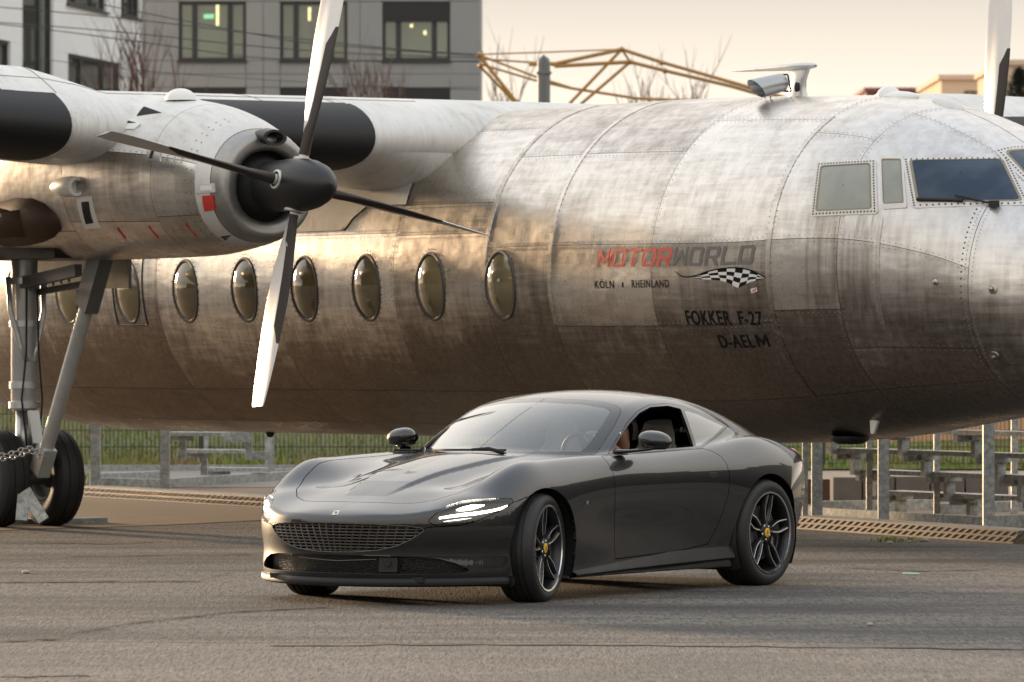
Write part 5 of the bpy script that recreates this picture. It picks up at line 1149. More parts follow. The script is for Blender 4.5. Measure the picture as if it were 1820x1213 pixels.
# grass bank behind the fence
M['turf'] = simple('turf', (.10, .105, .035), .95, 0, .5, 2.2, .4)
def bank_z(x, y):
    k = max(0, min(1, (y - 64.6) / 12)); side = 1 / (1 + math.exp((x - 2.2) * 2.2)); return .02 + k * (.03 + 1.97 * side) + .05 * math.sin(x * 1.3 + y * .7) * min(1, k * 4)
mb = MB(); mb.grid([[Vector((x, y, bank_z(x, y))) for y in np.linspace(64.6, 90, 26)] for x in np.linspace(-16, 18, 52)]); o = mb.build('grass_bank', M['turf'], None, True); o['kind'] = 'structure'
M['grass'], t, b = newmat('grass_blade'); oi = N(t, 'ShaderNodeTexCoord'); 
t.links.new(ramp(t, noise(t, coords(t), .9, 4, .6), [(.36, (.27, .19, .08)), (.47, (.24, .25, .06)), (.62, (.18, .26, .045))]), b.inputs['Base Color']); b.inputs['Roughness'].default_value = .6
mb = MB(); vv = []; ff = []
def blades(n, x0, x1, y0, y1, h0, h1):
    for _ in range(n):
        x = x0 + (x1 - x0) * rng.random(); y = y0 + (y1 - y0) * rng.random() ** 1.4; z = bank_z(x, y); h = h0 + (h1 - h0) * rng.random() ** 2; a = rng.random() * 6.28; l = .35 * h * rng.standard_normal(); m = .35 * h * rng.standard_normal(); w_ = .008 + .008 * rng.random()
        k = len(vv); vv.extend([(x - w_ * math.cos(a), y - w_ * math.sin(a), z - .01), (x + w_ * math.cos(a), y + w_ * math.sin(a), z - .01), (x + l * .4 + w_ * .6 * math.cos(a), y + m * .4, z + h * .6), (x + l * .4 - w_ * .6 * math.cos(a), y + m * .4, z + h * .6), (x + l, y + m, z + h)]); ff.extend([(k, k + 1, k + 2, k + 3), (k + 3, k + 2, k + 4)])
blades(15000, -8, 1, 64.7, 80, .04, .12); blades(1600, -8, 1, 64.6, 65.2, .05, .22); blades(6500, 3, 9, 64.7, 76, .04, .14)
mb.add(vv, ff); o = mb.build('grass', M['grass']); tag(o, 'rough green grass on the bank behind the wire fence', 'grass', None, 'stuff')
# sunlit rendered wall far right behind the fence
M['tan_wall'] = simple('ochre_render', (.58, .34, .19), .9, 0, .12, 1.5, .3)
mb = MB()
o = empty('yard_wall', (8.5, 79, 0), 0, 'ochre rendered yard wall behind the fence on the right', 'wall')
for k in range(5): MB().box((-4.6 + 2.3 * k, 0, 1.2), (2.285, .3, 2.4)).build('wall_section', M['tan_wall'], o)
MB().box((0, -.02, 2.44), (11.6, .42, .08)).build('coping', M['gravel'], o)
# ---- wire mesh fence
M['fence_wire'] = simple('fence_wire', (.035, .045, .035), .5, .4); M['fence_post'] = simple('fence_post', (.05, .06, .05), .5, .3)
FEN = empty('mesh_fence', (0, 65.0, 0), 0, 'dark double wire mesh fence along the grass bank', 'fence')
wv, wf_ = [], []
pm = MB()
for k in range(51): x = -1.25 + .05 * k; pm.beam((x, 0, .06), (x, 0, 1.46), .008, .008, (0, 1, 0))
for k in range(8): z = .08 + .2 * k; pm.beam((-1.25, .008, z), (1.25, .008, z), .010, .010); pm.beam((-1.25, -.008, z), (1.25, -.008, z), .010, .010)
p0 = None
for k in range(-4, 5):
    if p0 is None: p0 = pm.build('mesh_panel', M['fence_wire'], FEN); p0['kind'] = 'stuff'; o = p0
    else: o = p0.copy(); COL.objects.link(o); o.parent = FEN
    o.location = (2.52 * k, 0, 0)
    MB().box((2.52 * k - 1.26, 0, .76), (.06, .06, 1.52)).box((2.52 * k - 1.26, 0, 1.53), (.07, .07, .02)).build('post', M['fence_post'], FEN)
M['galv'], t, b = newmat('galvanised_steel')
gn = noise(t, coords(t), 22, 4, .7); t.links.new(ramp(t, gn, [(.35, (.24, .26, .255)), (.5, (.36, .375, .365)), (.66, (.52, .53, .51))]), b.inputs['Base Color']); b.inputs['Metallic'].default_value = .55; b.inputs['Roughness'].default_value = .5
# kerb pipe along the foot of the fence on the left
MB().beam((-9, 64.55, .035), (-.8, 64.55, .035), .10, .07).build('edging_kerb', M['galv'])
tag(bpy.data.objects['edging_kerb'], 'long low grey edging strip at the foot of the grass bank', 'kerb')
# ---- galvanised stepped stands
Adir = Vector((.545, -.839, 0)); Bdir = Vector((.839, .545, 0))
def post(par, p, w_, h, name='post'):
    mb = MB(); mb.box((p.x, p.y, h / 2), (w_, w_, h), None); return mb.build(name, M['galv'], par)
def stand(name, label, org, stations, ntread, zt, posts, rails, trd=1.0, rise=.20, run=.26):
    st = empty(name, (0, 0, 0), 0, label, 'stand')
    for i, (a, b) in enumerate(zip(stations[:-1], stations[1:])):
        for k in range(ntread):
            o = org + Bdir * run * k; z = zt - rise * k; A_ = o + Adir * (a + .05); B_ = o + Adir * (b - .05)
            MB().beam((A_.x, A_.y, z), (B_.x, B_.y, z), .27, .04).build('tread', M['galv'], st)
            for q in (A_, B_): MB().beam((q.x, q.y, z - .045), (q.x + Bdir.x * .2, q.y + Bdir.y * .2, z - .045), .04, .045).build('tread_bracket', M['galv'], st)
    for a in stations:
        for k in range(ntread):
            o = org + Adir * a + Bdir * (run * (k + .5) - .02); z = zt - rise * k
            MB().beam((o.x, o.y, z + .02), (o.x, o.y, z - rise - .03), .09, .06, (Adir.x, Adir.y, 0)).build('riser_plate', M['galv'], st)
            e = org + Adir * a + Bdir * (run * k - .13); MB().beam((e.x, e.y, z - .05), (o.x, o.y, z - .05), .06, .07).build('stringer', M['galv'], st)
            for q in (.3, .8):
                f_ = e.lerp(o, q) - Vector((.0, .04, 0)); MB().lathe([(.016, 0), (.016, .012), (.001, .014)], (f_.x, f_.y, z - .05), (0, -1, 0), 6).build('bolt', M['galv'], st)
    for u, v, w_, h in posts: post(st, G(u, v), w_, h)
    for (a, b, z) in rails:
        A_, B_ = G(*a), G(*b); MB().beam((A_.x, A_.y, z), (B_.x, B_.y, z), .08, .10).build('base_rail', M['galv'], st)
    return st
oL = G(262, 868); oL = Vector((-4.05, 58.6, 0))
stL = empty('stepped_stand', (0, 0, 0), 0, 'galvanised steel stepped frame left of the car, behind the aircraft', 'stand')
stL_y = (58.0, 59.0, 60.0)
def bar(par, a, b, w_, h, name): return MB().beam(a, b, w_, h).build(name, M['galv'], par)
for (ua, ub, v, Y) in ((300, 400, 771, 58.0), (326, 437, 802, 59.0), (366, 474, 834, 60.0)):
    A_, B_ = P(ua, v, Y), P(ub, v + 1.0, Y - .25); bar(stL, A_, B_, .26, .04, 'tread')
    bar(stL, A_ + Vector((.03, -.1, -.05)), A_ + Vector((.28, -.1, -.05)), .03, .05, 'tread_bracket'); 
for u0, u1, va, vb, Y in ((320, 331, 776, 818, 58.1), (357, 368, 808, 845, 59.1), (437, 448, 786, 818, 58.5), (396, 448, 768, 786, 58.4), (437, 480, 803, 817, 58.6), (395, 404, 846, 853, 60)):
    A_, B_ = P(u0, va, Y), P(u1, vb, Y); MB().box((A_ + B_) / 2, (B_.x - A_.x, .08, A_.z - B_.z)).build('stringer', M['galv'], stL)
for u, v in ((417, 781), (443, 781), (456, 812), (481, 812)):
    q = P(u, v, 58.3); MB().lathe([(.018, 0), (.018, .012), (.001, .014)], q, (0, -1, 0), 6).build('bolt', M['galv'], stL)
for u, v, w_, h in ((170, 867, .105, 1.9), (293, 871, .10, 1.9), (478, 850, .085, 1.5), (484, 850, .04, 1.5), (366, 846, .045, 1.5)): post(stL, G(u, v), w_, h)
for a, b in (((293, 868), (520, 853)), ((178, 858), (293, 853)), ((170, 866), (293, 869)), ((478, 850), (600, 846))):
    A_, B_ = G(*a), G(*b); bar(stL, (A_.x, A_.y, .05), (B_.x, B_.y, .05), .08, .10, 'base_rail')
stR = stand('stepped_stand', 'galvanised steel stepped stand behind the nose of the aircraft, on the right', Vector((2.86, 49.1, 0)), [0, 1.07, 2.14, 3.21, 4.3], 4, .79, [(1452, 925, .095, 2.0), (1431, 925, .05, 2.0), (1570, 932, .095, 2.0), (1545, 915, .055, 2.0), (1665, 918, .055, 1.4), (1757, 944, .095, 1.6), (1803, 915, .06, 1.6)],
    [((1431, 921), (1757, 940), .05), ((1452, 910), (1665, 907), .05), ((1757, 940), (1850, 936), .06), ((1665, 915), (1850, 908), .05)])
# ---- tread-plate edge strips
M['treadplate'] = simple('treadplate', (.20, .165, .13), .5, .5, .25, 6, .1)
def treadplate(label, a, b, h=.105):
    A_, B_ = G(*a), G(*b); d = (B_ - A_); L = d.length; d.normalize(); n = Vector((d.y, -d.x, 0)); n = n if n.y < 0 else -n
    r = empty('treadplate_edge', A_, 0, label, 'ramp')
    def q(t_, k, o=0): return d * t_ - n * (.06 * k) + Vector((0, 0, h * k)) + (n * h + Vector((0, 0, .06))).normalized() * o
    mb = MB(); mb.grid([[q(0, 0), q(0, 1), q(0, 1) - n * .3], [q(L, 0), q(L, 1), q(L, 1) - n * .3]]); mb.build('plate', M['treadplate'], r)
    mb = MB(); k = 0; t_ = .02
    while t_ < L - .06:
        for j in range(2):
            c = .28 + .44 * j; s_ = .05; t2 = t_ + (.06 if j else 0); mb.add([q(t2, c - .16, .001), q(t2 + .026, c - .14, .008), q(t2 + s_ + .026, c + .16, .008), q(t2 + s_, c + .16, .001)], [(0, 1, 2, 3)])
        t_ += .115
    o = mb.build('raised_lozenges', M['galv'], r); o['kind'] = 'stuff'; return r
treadplate('worn tread plate edge behind the aircraft wheels on the left', (120, 882), (520, 906)); treadplate('worn tread plate edge behind the rear wheel of the car', (1395, 939), (1800, 967))
o = treadplate('short white ended plate at the right end of the tread plate edge', (1801, 967), (1840, 969))
# ---- low stone wall and timber baulk behind the car
M['stone'] = simple('rough_stone', (.20, .185, .17), .9, 0, .35, 5, .8, bscale=14)
sw_ = empty('stone_wall', (0, 0, 0), 0, 'low rough stone wall between the posts of the right stand', 'wall')
for u0, u1 in ((1478, 1530), (1531, 1588), (1589, 1650), (1651, 1712), (1713, 1790)):
    A_, B_ = P(u0, 890, 53), P(u1, 846 + 3 * rng.random(), 53); mb = MB(); n_ = 6
    mb.box(((A_.x + B_.x) / 2, 53, B_.z / 2), (B_.x - A_.x - .01, .4, B_.z)); mb.build('stone', M['stone'], sw_)
A_, B_ = P(1405, 890, 52), P(1474, 852, 52); MB().box(((A_.x + B_.x) / 2, 52, B_.z / 2), (B_.x - A_.x, .25, B_.z)).build('timber_baulk', simple('old_timber', (.13, .07, .04), .8, 0, .3, 4, .3, stretch=(1, 8, 8)))
tag(bpy.data.objects['timber_baulk'], 'brown timber baulk standing just behind the car tail', 'timber')
# ---- chock plate and chain at the main wheels
ch = empty('wheel_chock', (0, 0, 0), 0, 'grey steel chock plate under the aircraft main wheels', 'chock')
A_, B_ = G(-60, 934), G(182, 930); MB().beam((A_.x, A_.y, .025), (B_.x, B_.y, .025), .25, .05).build('base_plate', M['galv'], ch)
for a, b in (((45, 872), (78, 926)), ((42, 880), (38, 926))):
    A_, B_ = P(*a, 45.6), P(*b, 45.5); MB().beam(A_, B_, .10, .03, (0, 1, 0)).build('brace', M['galv'], ch)
cn = empty('chain', (0, 0, 0), 0, 'heavy steel chain slung between the main wheels and brace', 'chain')
pa = [P(u, v, 45.2) for u, v in ((-20, 818), (0, 817), (30, 812), (55, 803), (78, 812), (74, 803), (50, 796), (20, 806), (-20, 814))]
cum = [0]
for a, b in zip(pa[:-1], pa[1:]): cum.append(cum[-1] + (b - a).length)
for k in range(int(cum[-1] / .042)):
    s_ = k * .042; i = max(j for j in range(len(cum)) if cum[j] <= s_); i = min(i, len(pa) - 2); d = (pa[i + 1] - pa[i]).normalized(); c = pa[i].lerp(pa[i + 1], (s_ - cum[i]) / (cum[i + 1] - cum[i])); up = Vector((0, 0, 1)) if k % 2 else d.cross(Vector((0, 0, 1))).normalized()
    MB().tube([c + d * .028 * math.cos(a) + up * .017 * math.sin(a) for a in np.linspace(0, 2 * math.pi, 11)], .006, 5, False).build('link', M['steel'], cn, True)
# ---- litter and stones
M['pale_stone'] = simple('pale_stone', (.34, .32, .29), .8)
for i, (u, v, r, lb) in enumerate(((1581, 967, .03, 'small pale stone by the tread plate, leftmost of three'), (1616, 964, .018, 'smallest pale stone by the tread plate, between two others'), (1642, 963, .035, 'largest pale stone by the tread plate'), (1546, 1113, .022, 'pale pebble on the dark asphalt right of the car'), (47, 1020, .03, 'flat pale scrap on the asphalt at far left'))):
    p = G(u, v); mb = MB(); mb.add([p + Vector((r * math.cos(a) * math.cos(b) * (1 + .25 * math.sin(3 * a + i)), r * math.sin(a) * math.cos(b), r * .4 + r * .5 * math.sin(b))) for b in (-1.2, -.4, .4, 1.2) for a in np.linspace(0, 2 * math.pi, 9)[:-1]], [(j * 8 + k, j * 8 + (k + 1) % 8, (j + 1) * 8 + (k + 1) % 8, (j + 1) * 8 + k) for j in range(3) for k in range(8)] + [tuple(range(24, 32))]); tag(mb.build('stone', M['pale_stone'], None, True), lb, 'stone')
p = G(1603, 1023); tag(MB().add([p + Vector(q) for q in ((0, 0, .012), (.13, .01, .01), (.12, .05, .014), (.01, .04, .02))], [(0, 1, 2, 3)]).build('paper_scrap', simple('mint_paper', (.35, .55, .46), .7)), 'mint green paper scrap on the ground right of the car', 'litter')
def weed(u, v, n, h, lb, w_=.008):
    p = G(u, v); mb = MB()
    for _ in range(n):
        a = rng.random() * 6.28; l = h * (.5 + .5 * rng.random()); o = p + Vector((.06 * rng.standard_normal(), .04 * rng.standard_normal(), 0)); tip = o + Vector((math.cos(a) * l * .5, math.sin(a) * l * .5, l)); md_ = o.lerp(tip, .5) + Vector((0, 0, l * .15)); s_ = Vector((-math.sin(a), math.cos(a), 0)) * w_
        mb.add([o - s_, o + s_, md_ + s_, md_ - s_, tip], [(0, 1, 2, 3), (3, 2, 4)])
    return tag(mb.build('weed', M['grass']), lb, 'weed')
weed(152, 866, 22, .22, 'tall thin weed growing beside the left stand post'); weed(1577, 963, 26, .05, 'small green weed at the edge of the tread plate', .012); weed(1620, 962, 22, .04, 'smaller green weed farther right along the tread plate', .012)
# ------------------------------------------------------------------ buildings, gantry, cables, trees far behind
M['grey_panel'] = simple('grey_facade', (.27, .275, .27), .8, 0, .12, 1.2, .15); M['dark_frame'] = simple('dark_window_frame', (.035, .035, .036), .5, .2); M['pane'] = glass('office_glass', (.72, .80, .72), .02, .22, (.30, .33, .28), .12)
M['room'] = simple('room_wall', (.55, .55, .46), .9); M['blind'] = simple('dark_blind', (.022, .021, .022), .7, stretch=(1, 1, 12)); M['lamp_warm'] = emit('lamp_warm', (1, .72, .38), 5); M['exit_green'] = emit('exit_green', (.35, .95, .6), 2.2)
M['white_render'] = simple('white_render', (.80, .82, .81), .85, 0, .06, .8, .1)
def wall(par, org, d, n, ts, zs, holes, mat, th=.3, gap=.012, dep=0.0):
    """cladding panels on a grid, leaving the openings free; d along the wall, n outwards"""
    for a, b in zip(ts[:-1], ts[1:]):
        for c, e in zip(zs[:-1], zs[1:]):
            tm, zm = (a + b) / 2, (c + e) / 2
            if any(h[0] < tm < h[1] and h[2] < zm < h[3] for h in holes): continue
            p = org + d * tm - n * (th / 2); mb = MB(); A_ = org + d * (a + gap) - n * th / 2; B_ = org + d * (b - gap) - n * th / 2
            mb.beam((A_.x, A_.y, zm), (B_.x, B_.y, zm), th, e - c - 2 * gap); mb.build('wall_panel', mat, par)
def window(par, org, d, n, t0, t1, z0, z1, mull, blind=0.0, lamp=None, depth=.28, room=3.0):
    def bx(a, b, c, e, o, th, name, mat, pr):
        A_ = org + d * a - n * o; B_ = org + d * b - n * o; mb = MB(); mb.beam((A_.x, A_.y, (c + e) / 2), (B_.x, B_.y, (c + e) / 2), th, e - c); return mb.build(name, mat, pr)
    fw = .07 * min(1.6, (t1 - t0)); w_ = bx(t0, t1, z0, z0 + fw, depth - .1, .16, 'window', M['dark_frame'], par)
    bx(t0, t1, z1 - fw, z1, depth - .1, .16, 'frame', M['dark_frame'], w_); bx(t0, t0 + fw, z0 + fw, z1 - fw, depth - .1, .16, 'frame', M['dark_frame'], w_); bx(t1 - fw, t1, z0 + fw, z1 - fw, depth - .1, .16, 'frame', M['dark_frame'], w_)
    edges = [t0 + fw]
    for m_, wd in mull: bx(t0 + (t1 - t0) * m_ - wd / 2, t0 + (t1 - t0) * m_ + wd / 2, z0 + fw, z1 - fw, depth - .1, .15, 'mullion', M['dark_frame'], w_); edges += [t0 + (t1 - t0) * m_ - wd / 2, t0 + (t1 - t0) * m_ + wd / 2]
    edges.append(t1 - fw)
    for a, b in zip(edges[0::2], edges[1::2]): bx(a, b, z0 + fw, z1 - fw, depth - .08, .02, 'pane', M['pane'], w_)
    if blind: bx(t0 + .02, t1 - .02, z1 - blind * (z1 - z0), z1 - .02, depth - .22, .06, 'blind', M['blind'], w_)
    bx(t0 - .05, t1 + .05, z0 - .08, z0 - .005, .05, .3, 'sill', M['dark_frame'], w_)
    # the room behind: back wall, ceiling, floor
    bx(t0 - .6, t1 + .6, z0 - .8, z1 + .4, room, .05, 'room_back', M['room'], w_)
    A_ = org + d * (t0 - .6) - n * room; B_ = org + d * (t1 + .6) - n * room; C_ = org + d * (t1 + .6) - n * .32; D_ = org + d * (t0 - .6) - n * .32
    MB().add([(p.x, p.y, z1 + .3) for p in (A_, B_, C_, D_)], [(0, 1, 2, 3)]).build('ceiling', M['room'], w_)
    if lamp:
        for (lt, lz, lh, kind) in lamp:
            c = org + d * (t0 + (t1 - t0) * lt) - n * 1.2; mb = MB(); mb.box((c.x, c.y, z0 + (z1 - z0) * lz), (.10 if kind == 0 else .38, .1, lh)); mb.build('lamp' if kind == 0 else 'exit_sign', M['lamp_warm'] if kind == 0 else M['exit_green'], w_)
YB = 200.0; zB = lambda v: CAMH + (HOR - v) / FPX * YB; xB = lambda u: (u - 910) / FPX * YB
gb = empty('office_building', (0, 0, 0), 0, 'grey panel clad office building with dark framed windows behind the wing', 'building')
wc = [(318, 437), (498, 617), (680, 800)]; zr = [(zB(108), zB(3)), (zB(262), zB(156)), (zB(416), zB(310))]
ts = [xB(u) for u in (100, 138, 252, 318, 437, 468, 498, 617, 640, 680, 800, 854)]; zs = [0.0, 2.0, zB(416), zB(310), zB(262), zB(212), zB(156), zB(132), zB(108), zB(3), zB(-48), zB(-110)]
holes = [(xB(a), xB(b), c, d_) for a, b in wc for c, d_ in zr]
oB = Vector((0, YB, 0)); dB = Vector((1, 0, 0)); nB = Vector((0, -1, 0))
wall(gb, oB, dB, nB, ts, zs, holes, M['grey_panel'])
MB().box(((ts[0] + ts[-1]) / 2, YB + 12.4, zs[-1] / 2), (ts[-1] - ts[0] - .1, 18, zs[-1] - .1)).build('building_core', M['grey_panel'], gb)
rl = [[(.55, .83, .9, 0), (.42, .78, .16, 1)], [(.42, .82, .5, 0)], [(.62, .5, .15, 0), (.42, .62, .12, 0)]]
for (a, b), L_ in zip(wc, rl):
    window(gb, oB, dB, nB, xB(a), xB(b), *zr[0], [(.235, .20), (.765, .20)], .34 if a == 680 else 0, L_)
    window(gb, oB, dB, nB, xB(a), xB(b), *zr[1], [(.235, .20), (.765, .20)], .9); window(gb, oB, dB, nB, xB(a), xB(b), *zr[2], [(.235, .20), (.765, .20)], .6)
# white building: one long side seen at a glancing angle
wb = empty('apartment_building', (0, 0, 0), 0, 'white rendered building with tall dark windows at the left edge', 'building')
c0 = Vector(((252 - 910) / FPX * 190, 190, 0)); dW = Vector((-.176, -.985, 0)).normalized(); nW = Vector((.985, -.176, 0)).normalized()
def tW(u):
    k = (u - 910) / FPX; return (k * c0.y - c0.x) / (dW.x - k * dW.y)
def zW(u, v):
    t_ = tW(u); return CAMH + (HOR - v) / FPX * (c0.y + dW.y * t_)
hl = [(95, 40, zW(66, 142), zW(66, -60)), (216, 121, zW(168, 168), zW(168, 104)), (190, 118, zW(150, 14), zW(150, -40)), (250, 215, zW(232, 31), zW(232, -40)), (19, -40, zW(8, 128), zW(8, 72))]
H_ = [(tW(a), tW(b), c, e) for a, b, c, e in hl]; ts = sorted(set([0.0, tW(-60)] + [x for h in H_ for x in h[:2]])); zs = sorted(set([0.0, 4.0, zW(150, -120)] + [x for h in H_ for x in h[2:]]))
wall(wb, c0, dW, nW, ts, zs, H_, M['white_render'], .3, .0015)
M['pane_dark'] = M['pane']
for i, h in enumerate(H_): window(wb, c0, dW, nW, h[0] + .01, h[1] - .01, h[2] + .01, h[3] - .01, [(.3, .12), (.72, .12)] if i != 0 else [(.35, .15)], 0, [(.5, .32, .12, 0)] if i == 0 else None)
q = c0 + dW * (ts[-1] / 2) - nW * 6.3; mb = MB(); A_ = c0 - nW * 6.4 + dW * .05; B_ = c0 - nW * 6.4 + dW * (ts[-1] - .05); mb.beam((A_.x, A_.y, zs[-1] / 2), (B_.x, B_.y, zs[-1] / 2), 6, zs[-1] - .1); mb.build('building_core', M['white_render'], wb)
# buildings at the right edge
M['cream_render'] = simple('cream_render', (.66, .50, .36), .85, 0, .06, .5); M['red_clad'] = simple('red_cladding', (.25, .10, .09), .8, 0, .1, .6)
def block(name, label, u0, u1, vt, Y, dp, mat, wins, side=None):
    o = empty(name, (0, 0, 0), 0, label, 'building'); x0, x1 = (u0 - 910) / FPX * Y, (u1 - 910) / FPX * Y; zt = CAMH + (HOR - vt) / FPX * Y
    MB().box(((x0 + x1) / 2, Y + dp / 2, zt / 2), (x1 - x0, dp, zt)).build('wall', mat, o); MB().box(((x0 + x1) / 2, Y + dp / 2, zt + .12), (x1 - x0 + .3, dp + .3, .24)).build('roof_edge', mat, o)
    for a, b, va, vb in wins:
        A_, B_ = P(a, va, Y), P(b, vb, Y); w_ = MB().box(((A_.x + B_.x) / 2, Y - .02, (A_.z + B_.z) / 2), (B_.x - A_.x, .10, A_.z - B_.z)).build('window', M['dark_frame'], o); MB().box(((A_.x + B_.x) / 2, Y - .075, (A_.z + B_.z) / 2), (B_.x - A_.x - .12, .02, A_.z - B_.z - .12)).build('pane', M['pane'], w_)
    return o
block('low_building', 'low red clad building above the flight deck roof', 1540, 1674, 163, 330, 20, M['red_clad'], [])
block('flat_roofed_house', 'cream flat roofed house left of the far propeller blade', 1673, 1800, 142, 260, 14, M['cream_render'], [(1688, 1694, 168, 190), (1714, 1742, 162, 205)])
block('flat_roofed_house', 'cream house cut off by the right edge of the picture', 1786, 1900, 116, 240, 14, M['cream_render'], [(1794, 1800, 150, 182), (1836, 1870, 140, 182)])
# ---- yellow gantry with its grey mast
M['yellow_steel'] = simple('yellow_steel', (.40, .22, .055), .5, .1, .2, 3)
gt = empty('cable_gantry', (0, 0, 0), 0, 'yellow tubular gantry rising over the fuselage from the grey mast', 'gantry')
YG = 112.0
for pl, rr in (([(986, 114), (1105, 88)], .055), ([(986, 118), (1120, 110.5)], .055), ([(1105, 88), (1007, 190), (980, 218)], .045), ([(1120, 110.5), (1027, 190), (1000, 218)], .045), ([(1105, 88), (1176, 111), (1300, 146.5), (1420, 181)], .05), ([(1120, 110.5), (1182, 126), (1300, 153.7), (1420, 188)], .05),
                ([(851, 98), (918, 182), (940, 215)], .05), ([(853, 118), (905, 172), (935, 212)], .04), ([(851, 98), (950, 136), (1017, 157), (1133, 175), (1275, 180)], .032), ([(853, 114), (950, 143), (1017, 158), (1133, 176), (1275, 182)], .032), ([(851, 97), (960, 93.5), (1105, 88)], .022), ([(853, 105), (956, 112)], .028), ([(978, 113), (990, 116)], .06), ([(940, 115), (957, 115)], .05), ([(1105, 88), (1120, 110.5)], .035)):
    MB().tube([P(u, v, YG + (0 if i == 0 else 0)) for i, (u, v) in enumerate(pl)], rr * .75, 8).build('tube', M['yellow_steel'], gt, True, 40)
for u, v in ((1105, 88), (1120, 110.5), (852, 98), (854, 117), (1176, 112), (1182, 126.5)):
    c = P(u, v, YG); MB().lathe([(.001, -.10), (.05, -.05), (.06, 0), (.05, .05), (.001, .10)], c, (0, 1, 0), 12).build('node', M['yellow_steel'], gt, True)
ms = empty('grey_mast', (0, 0, 0), 0, 'grey round topped mast standing behind the fuselage', 'mast'); M['mast_grey'] = simple('mast_grey', (.16, .17, .17), .6, .2, .1, 4)
b0 = P(966.5, 112, 106); mb = MB(); mb.lathe([(.001, .135), (.07, .115), (.11, .07), (.128, 0), (.128, -b0.z)], b0, (0, 0, 1), 24); mb.build('shaft', M['mast_grey'], ms, True, 50); MB().box((b0.x, b0.y - .12, b0.z - .3), (.05, .05, .9)).build('cable_duct', M['mast_grey'], ms); MB().lathe([(.15, -.03), (.16, 0), (.15, .03)], b0 + Vector((0, 0, -.2)), (0, 0, 1), 24).build('band', M['mast_grey'], ms, True)
# ---- overhead cables
M['cable'] = simple('cable', (.05, .05, .052), .6)
for i, (pl, lb) in enumerate((([(-60, 8), (200, 31), (460, 61), (700, 87), (851, 97)], 'topmost overhead cable crossing the white building to the gantry'), ([(-60, 36), (200, 56), (460, 83), (640, 96), (851, 103)], 'second overhead cable down in front of the buildings'), ([(-60, 37), (100, 55), (300, 82), (460, 103), (640, 109), (851, 110)], 'third overhead cable sagging in front of the buildings'), ([(121, -4), (300, 32), (460, 62), (560, 78), (851, 100)], 'overhead cable coming down steeply from the top left'), ([(60, 104), (300, 130), (640, 152), (851, 160)], 'lowest thin cable in front of the grey building'))):
    mb = MB(); pts = []
    P3 = [P(u, v, 98 + .15 * i) for u, v in pl]
    for k in range(41):
        s_ = k / 40 * (len(P3) - 1); j = min(int(s_), len(P3) - 2); f_ = s_ - j; p0, p1, p2, p3 = P3[max(j - 1, 0)], P3[j], P3[j + 1], P3[min(j + 2, len(P3) - 1)]
        pts.append(.5 * (2 * p1 + (p2 - p0) * f_ + (2 * p0 - 5 * p1 + 4 * p2 - p3) * f_ ** 2 + (3 * p1 - p0 - 3 * p2 + p3) * f_ ** 3))
    mb.tube(pts, .010 if i < 4 else .006, 6); tag(mb.build('overhead_cable', M['cable'], None, True), lb, 'cable', 'overhead cables')
# ---- bare pollarded trees
M['bark'] = simple('twig_bark', (.13, .075, .055), .9, 0, .3, 10)
def bare_tree(u, vtop, Y, spread, seed, label, n=10):
    r_ = random.Random(seed); base = P(u, 590, Y); base.z = 0; top = P(u, vtop, Y).z; o = empty('bare_tree', base, 0, label, 'tree', 'bare trees behind the aircraft')
    fk = top * .72; tr = MB(); tr.tube([(0, 0, -.2), (.05 * r_.gauss(0, 1), 0, fk * .5), (0, 0, fk)], [.13, .10, .075], 10); tr.build('trunk', M['bark'], o, True)
    cr = MB()
    def shoot(p, d, L, r, lev):
        pts = [p]; q = p; dd = d.copy()
        for k in range(4):
            dd = (dd + Vector((r_.gauss(0, .10), r_.gauss(0, .10), .10))).normalized(); q = q + dd * L / 4; pts.append(q)
        cr.tube(pts, [r, r * .8, r * .62, r * .45, r * .25], 5)
        if lev > 0:
            for _ in range(r_.randint(2, 3)):
                k = r_.choice((1, 2, 2, 3)); a = r_.uniform(0, 6.28); e = (dd + Vector((math.cos(a), math.sin(a), .35)) * r_.uniform(.35, .7)).normalized(); shoot(pts[k], e, L * r_.uniform(.45, .75), r * .5, lev - 1)
    for k in range(n):
        a = r_.uniform(0, 6.28); s_ = r_.uniform(.15, 1) * spread; d = Vector((math.cos(a) * s_, math.sin(a) * s_, 1)).normalized(); shoot(Vector((0, 0, fk - r_.uniform(0, top * .12))), d, (top - fk) * r_.uniform(.55, 1.05), .04, 2)
    cr.build('crown', M['bark'], o, True)
bare_tree(232, 25, 175, .55, 1, 'bare pollarded tree in front of the white building corner', 11); bare_tree(258, 8, 178, .45, 2, 'tall bare tree at the joint of white and grey buildings', 9); bare_tree(305, 92, 170, .5, 3, 'small leaning bare tree left of the first lower window', 6)
bare_tree(650, 62, 172, .6, 4, 'bare twiggy tree between the second and third office windows', 12); bare_tree(690, 80, 174, .55, 9, 'small bare tree right under the third office window', 7); bare_tree(905, 112, 170, .45, 5, 'bare sapling between the grey building and mast', 8); bare_tree(1165, 118, 172, .55, 6, 'bare bushy tree under the right arm of the gantry', 11); bare_tree(1225, 108, 176, .35, 7, 'tall bare sapling at the right end of the gantry', 8)
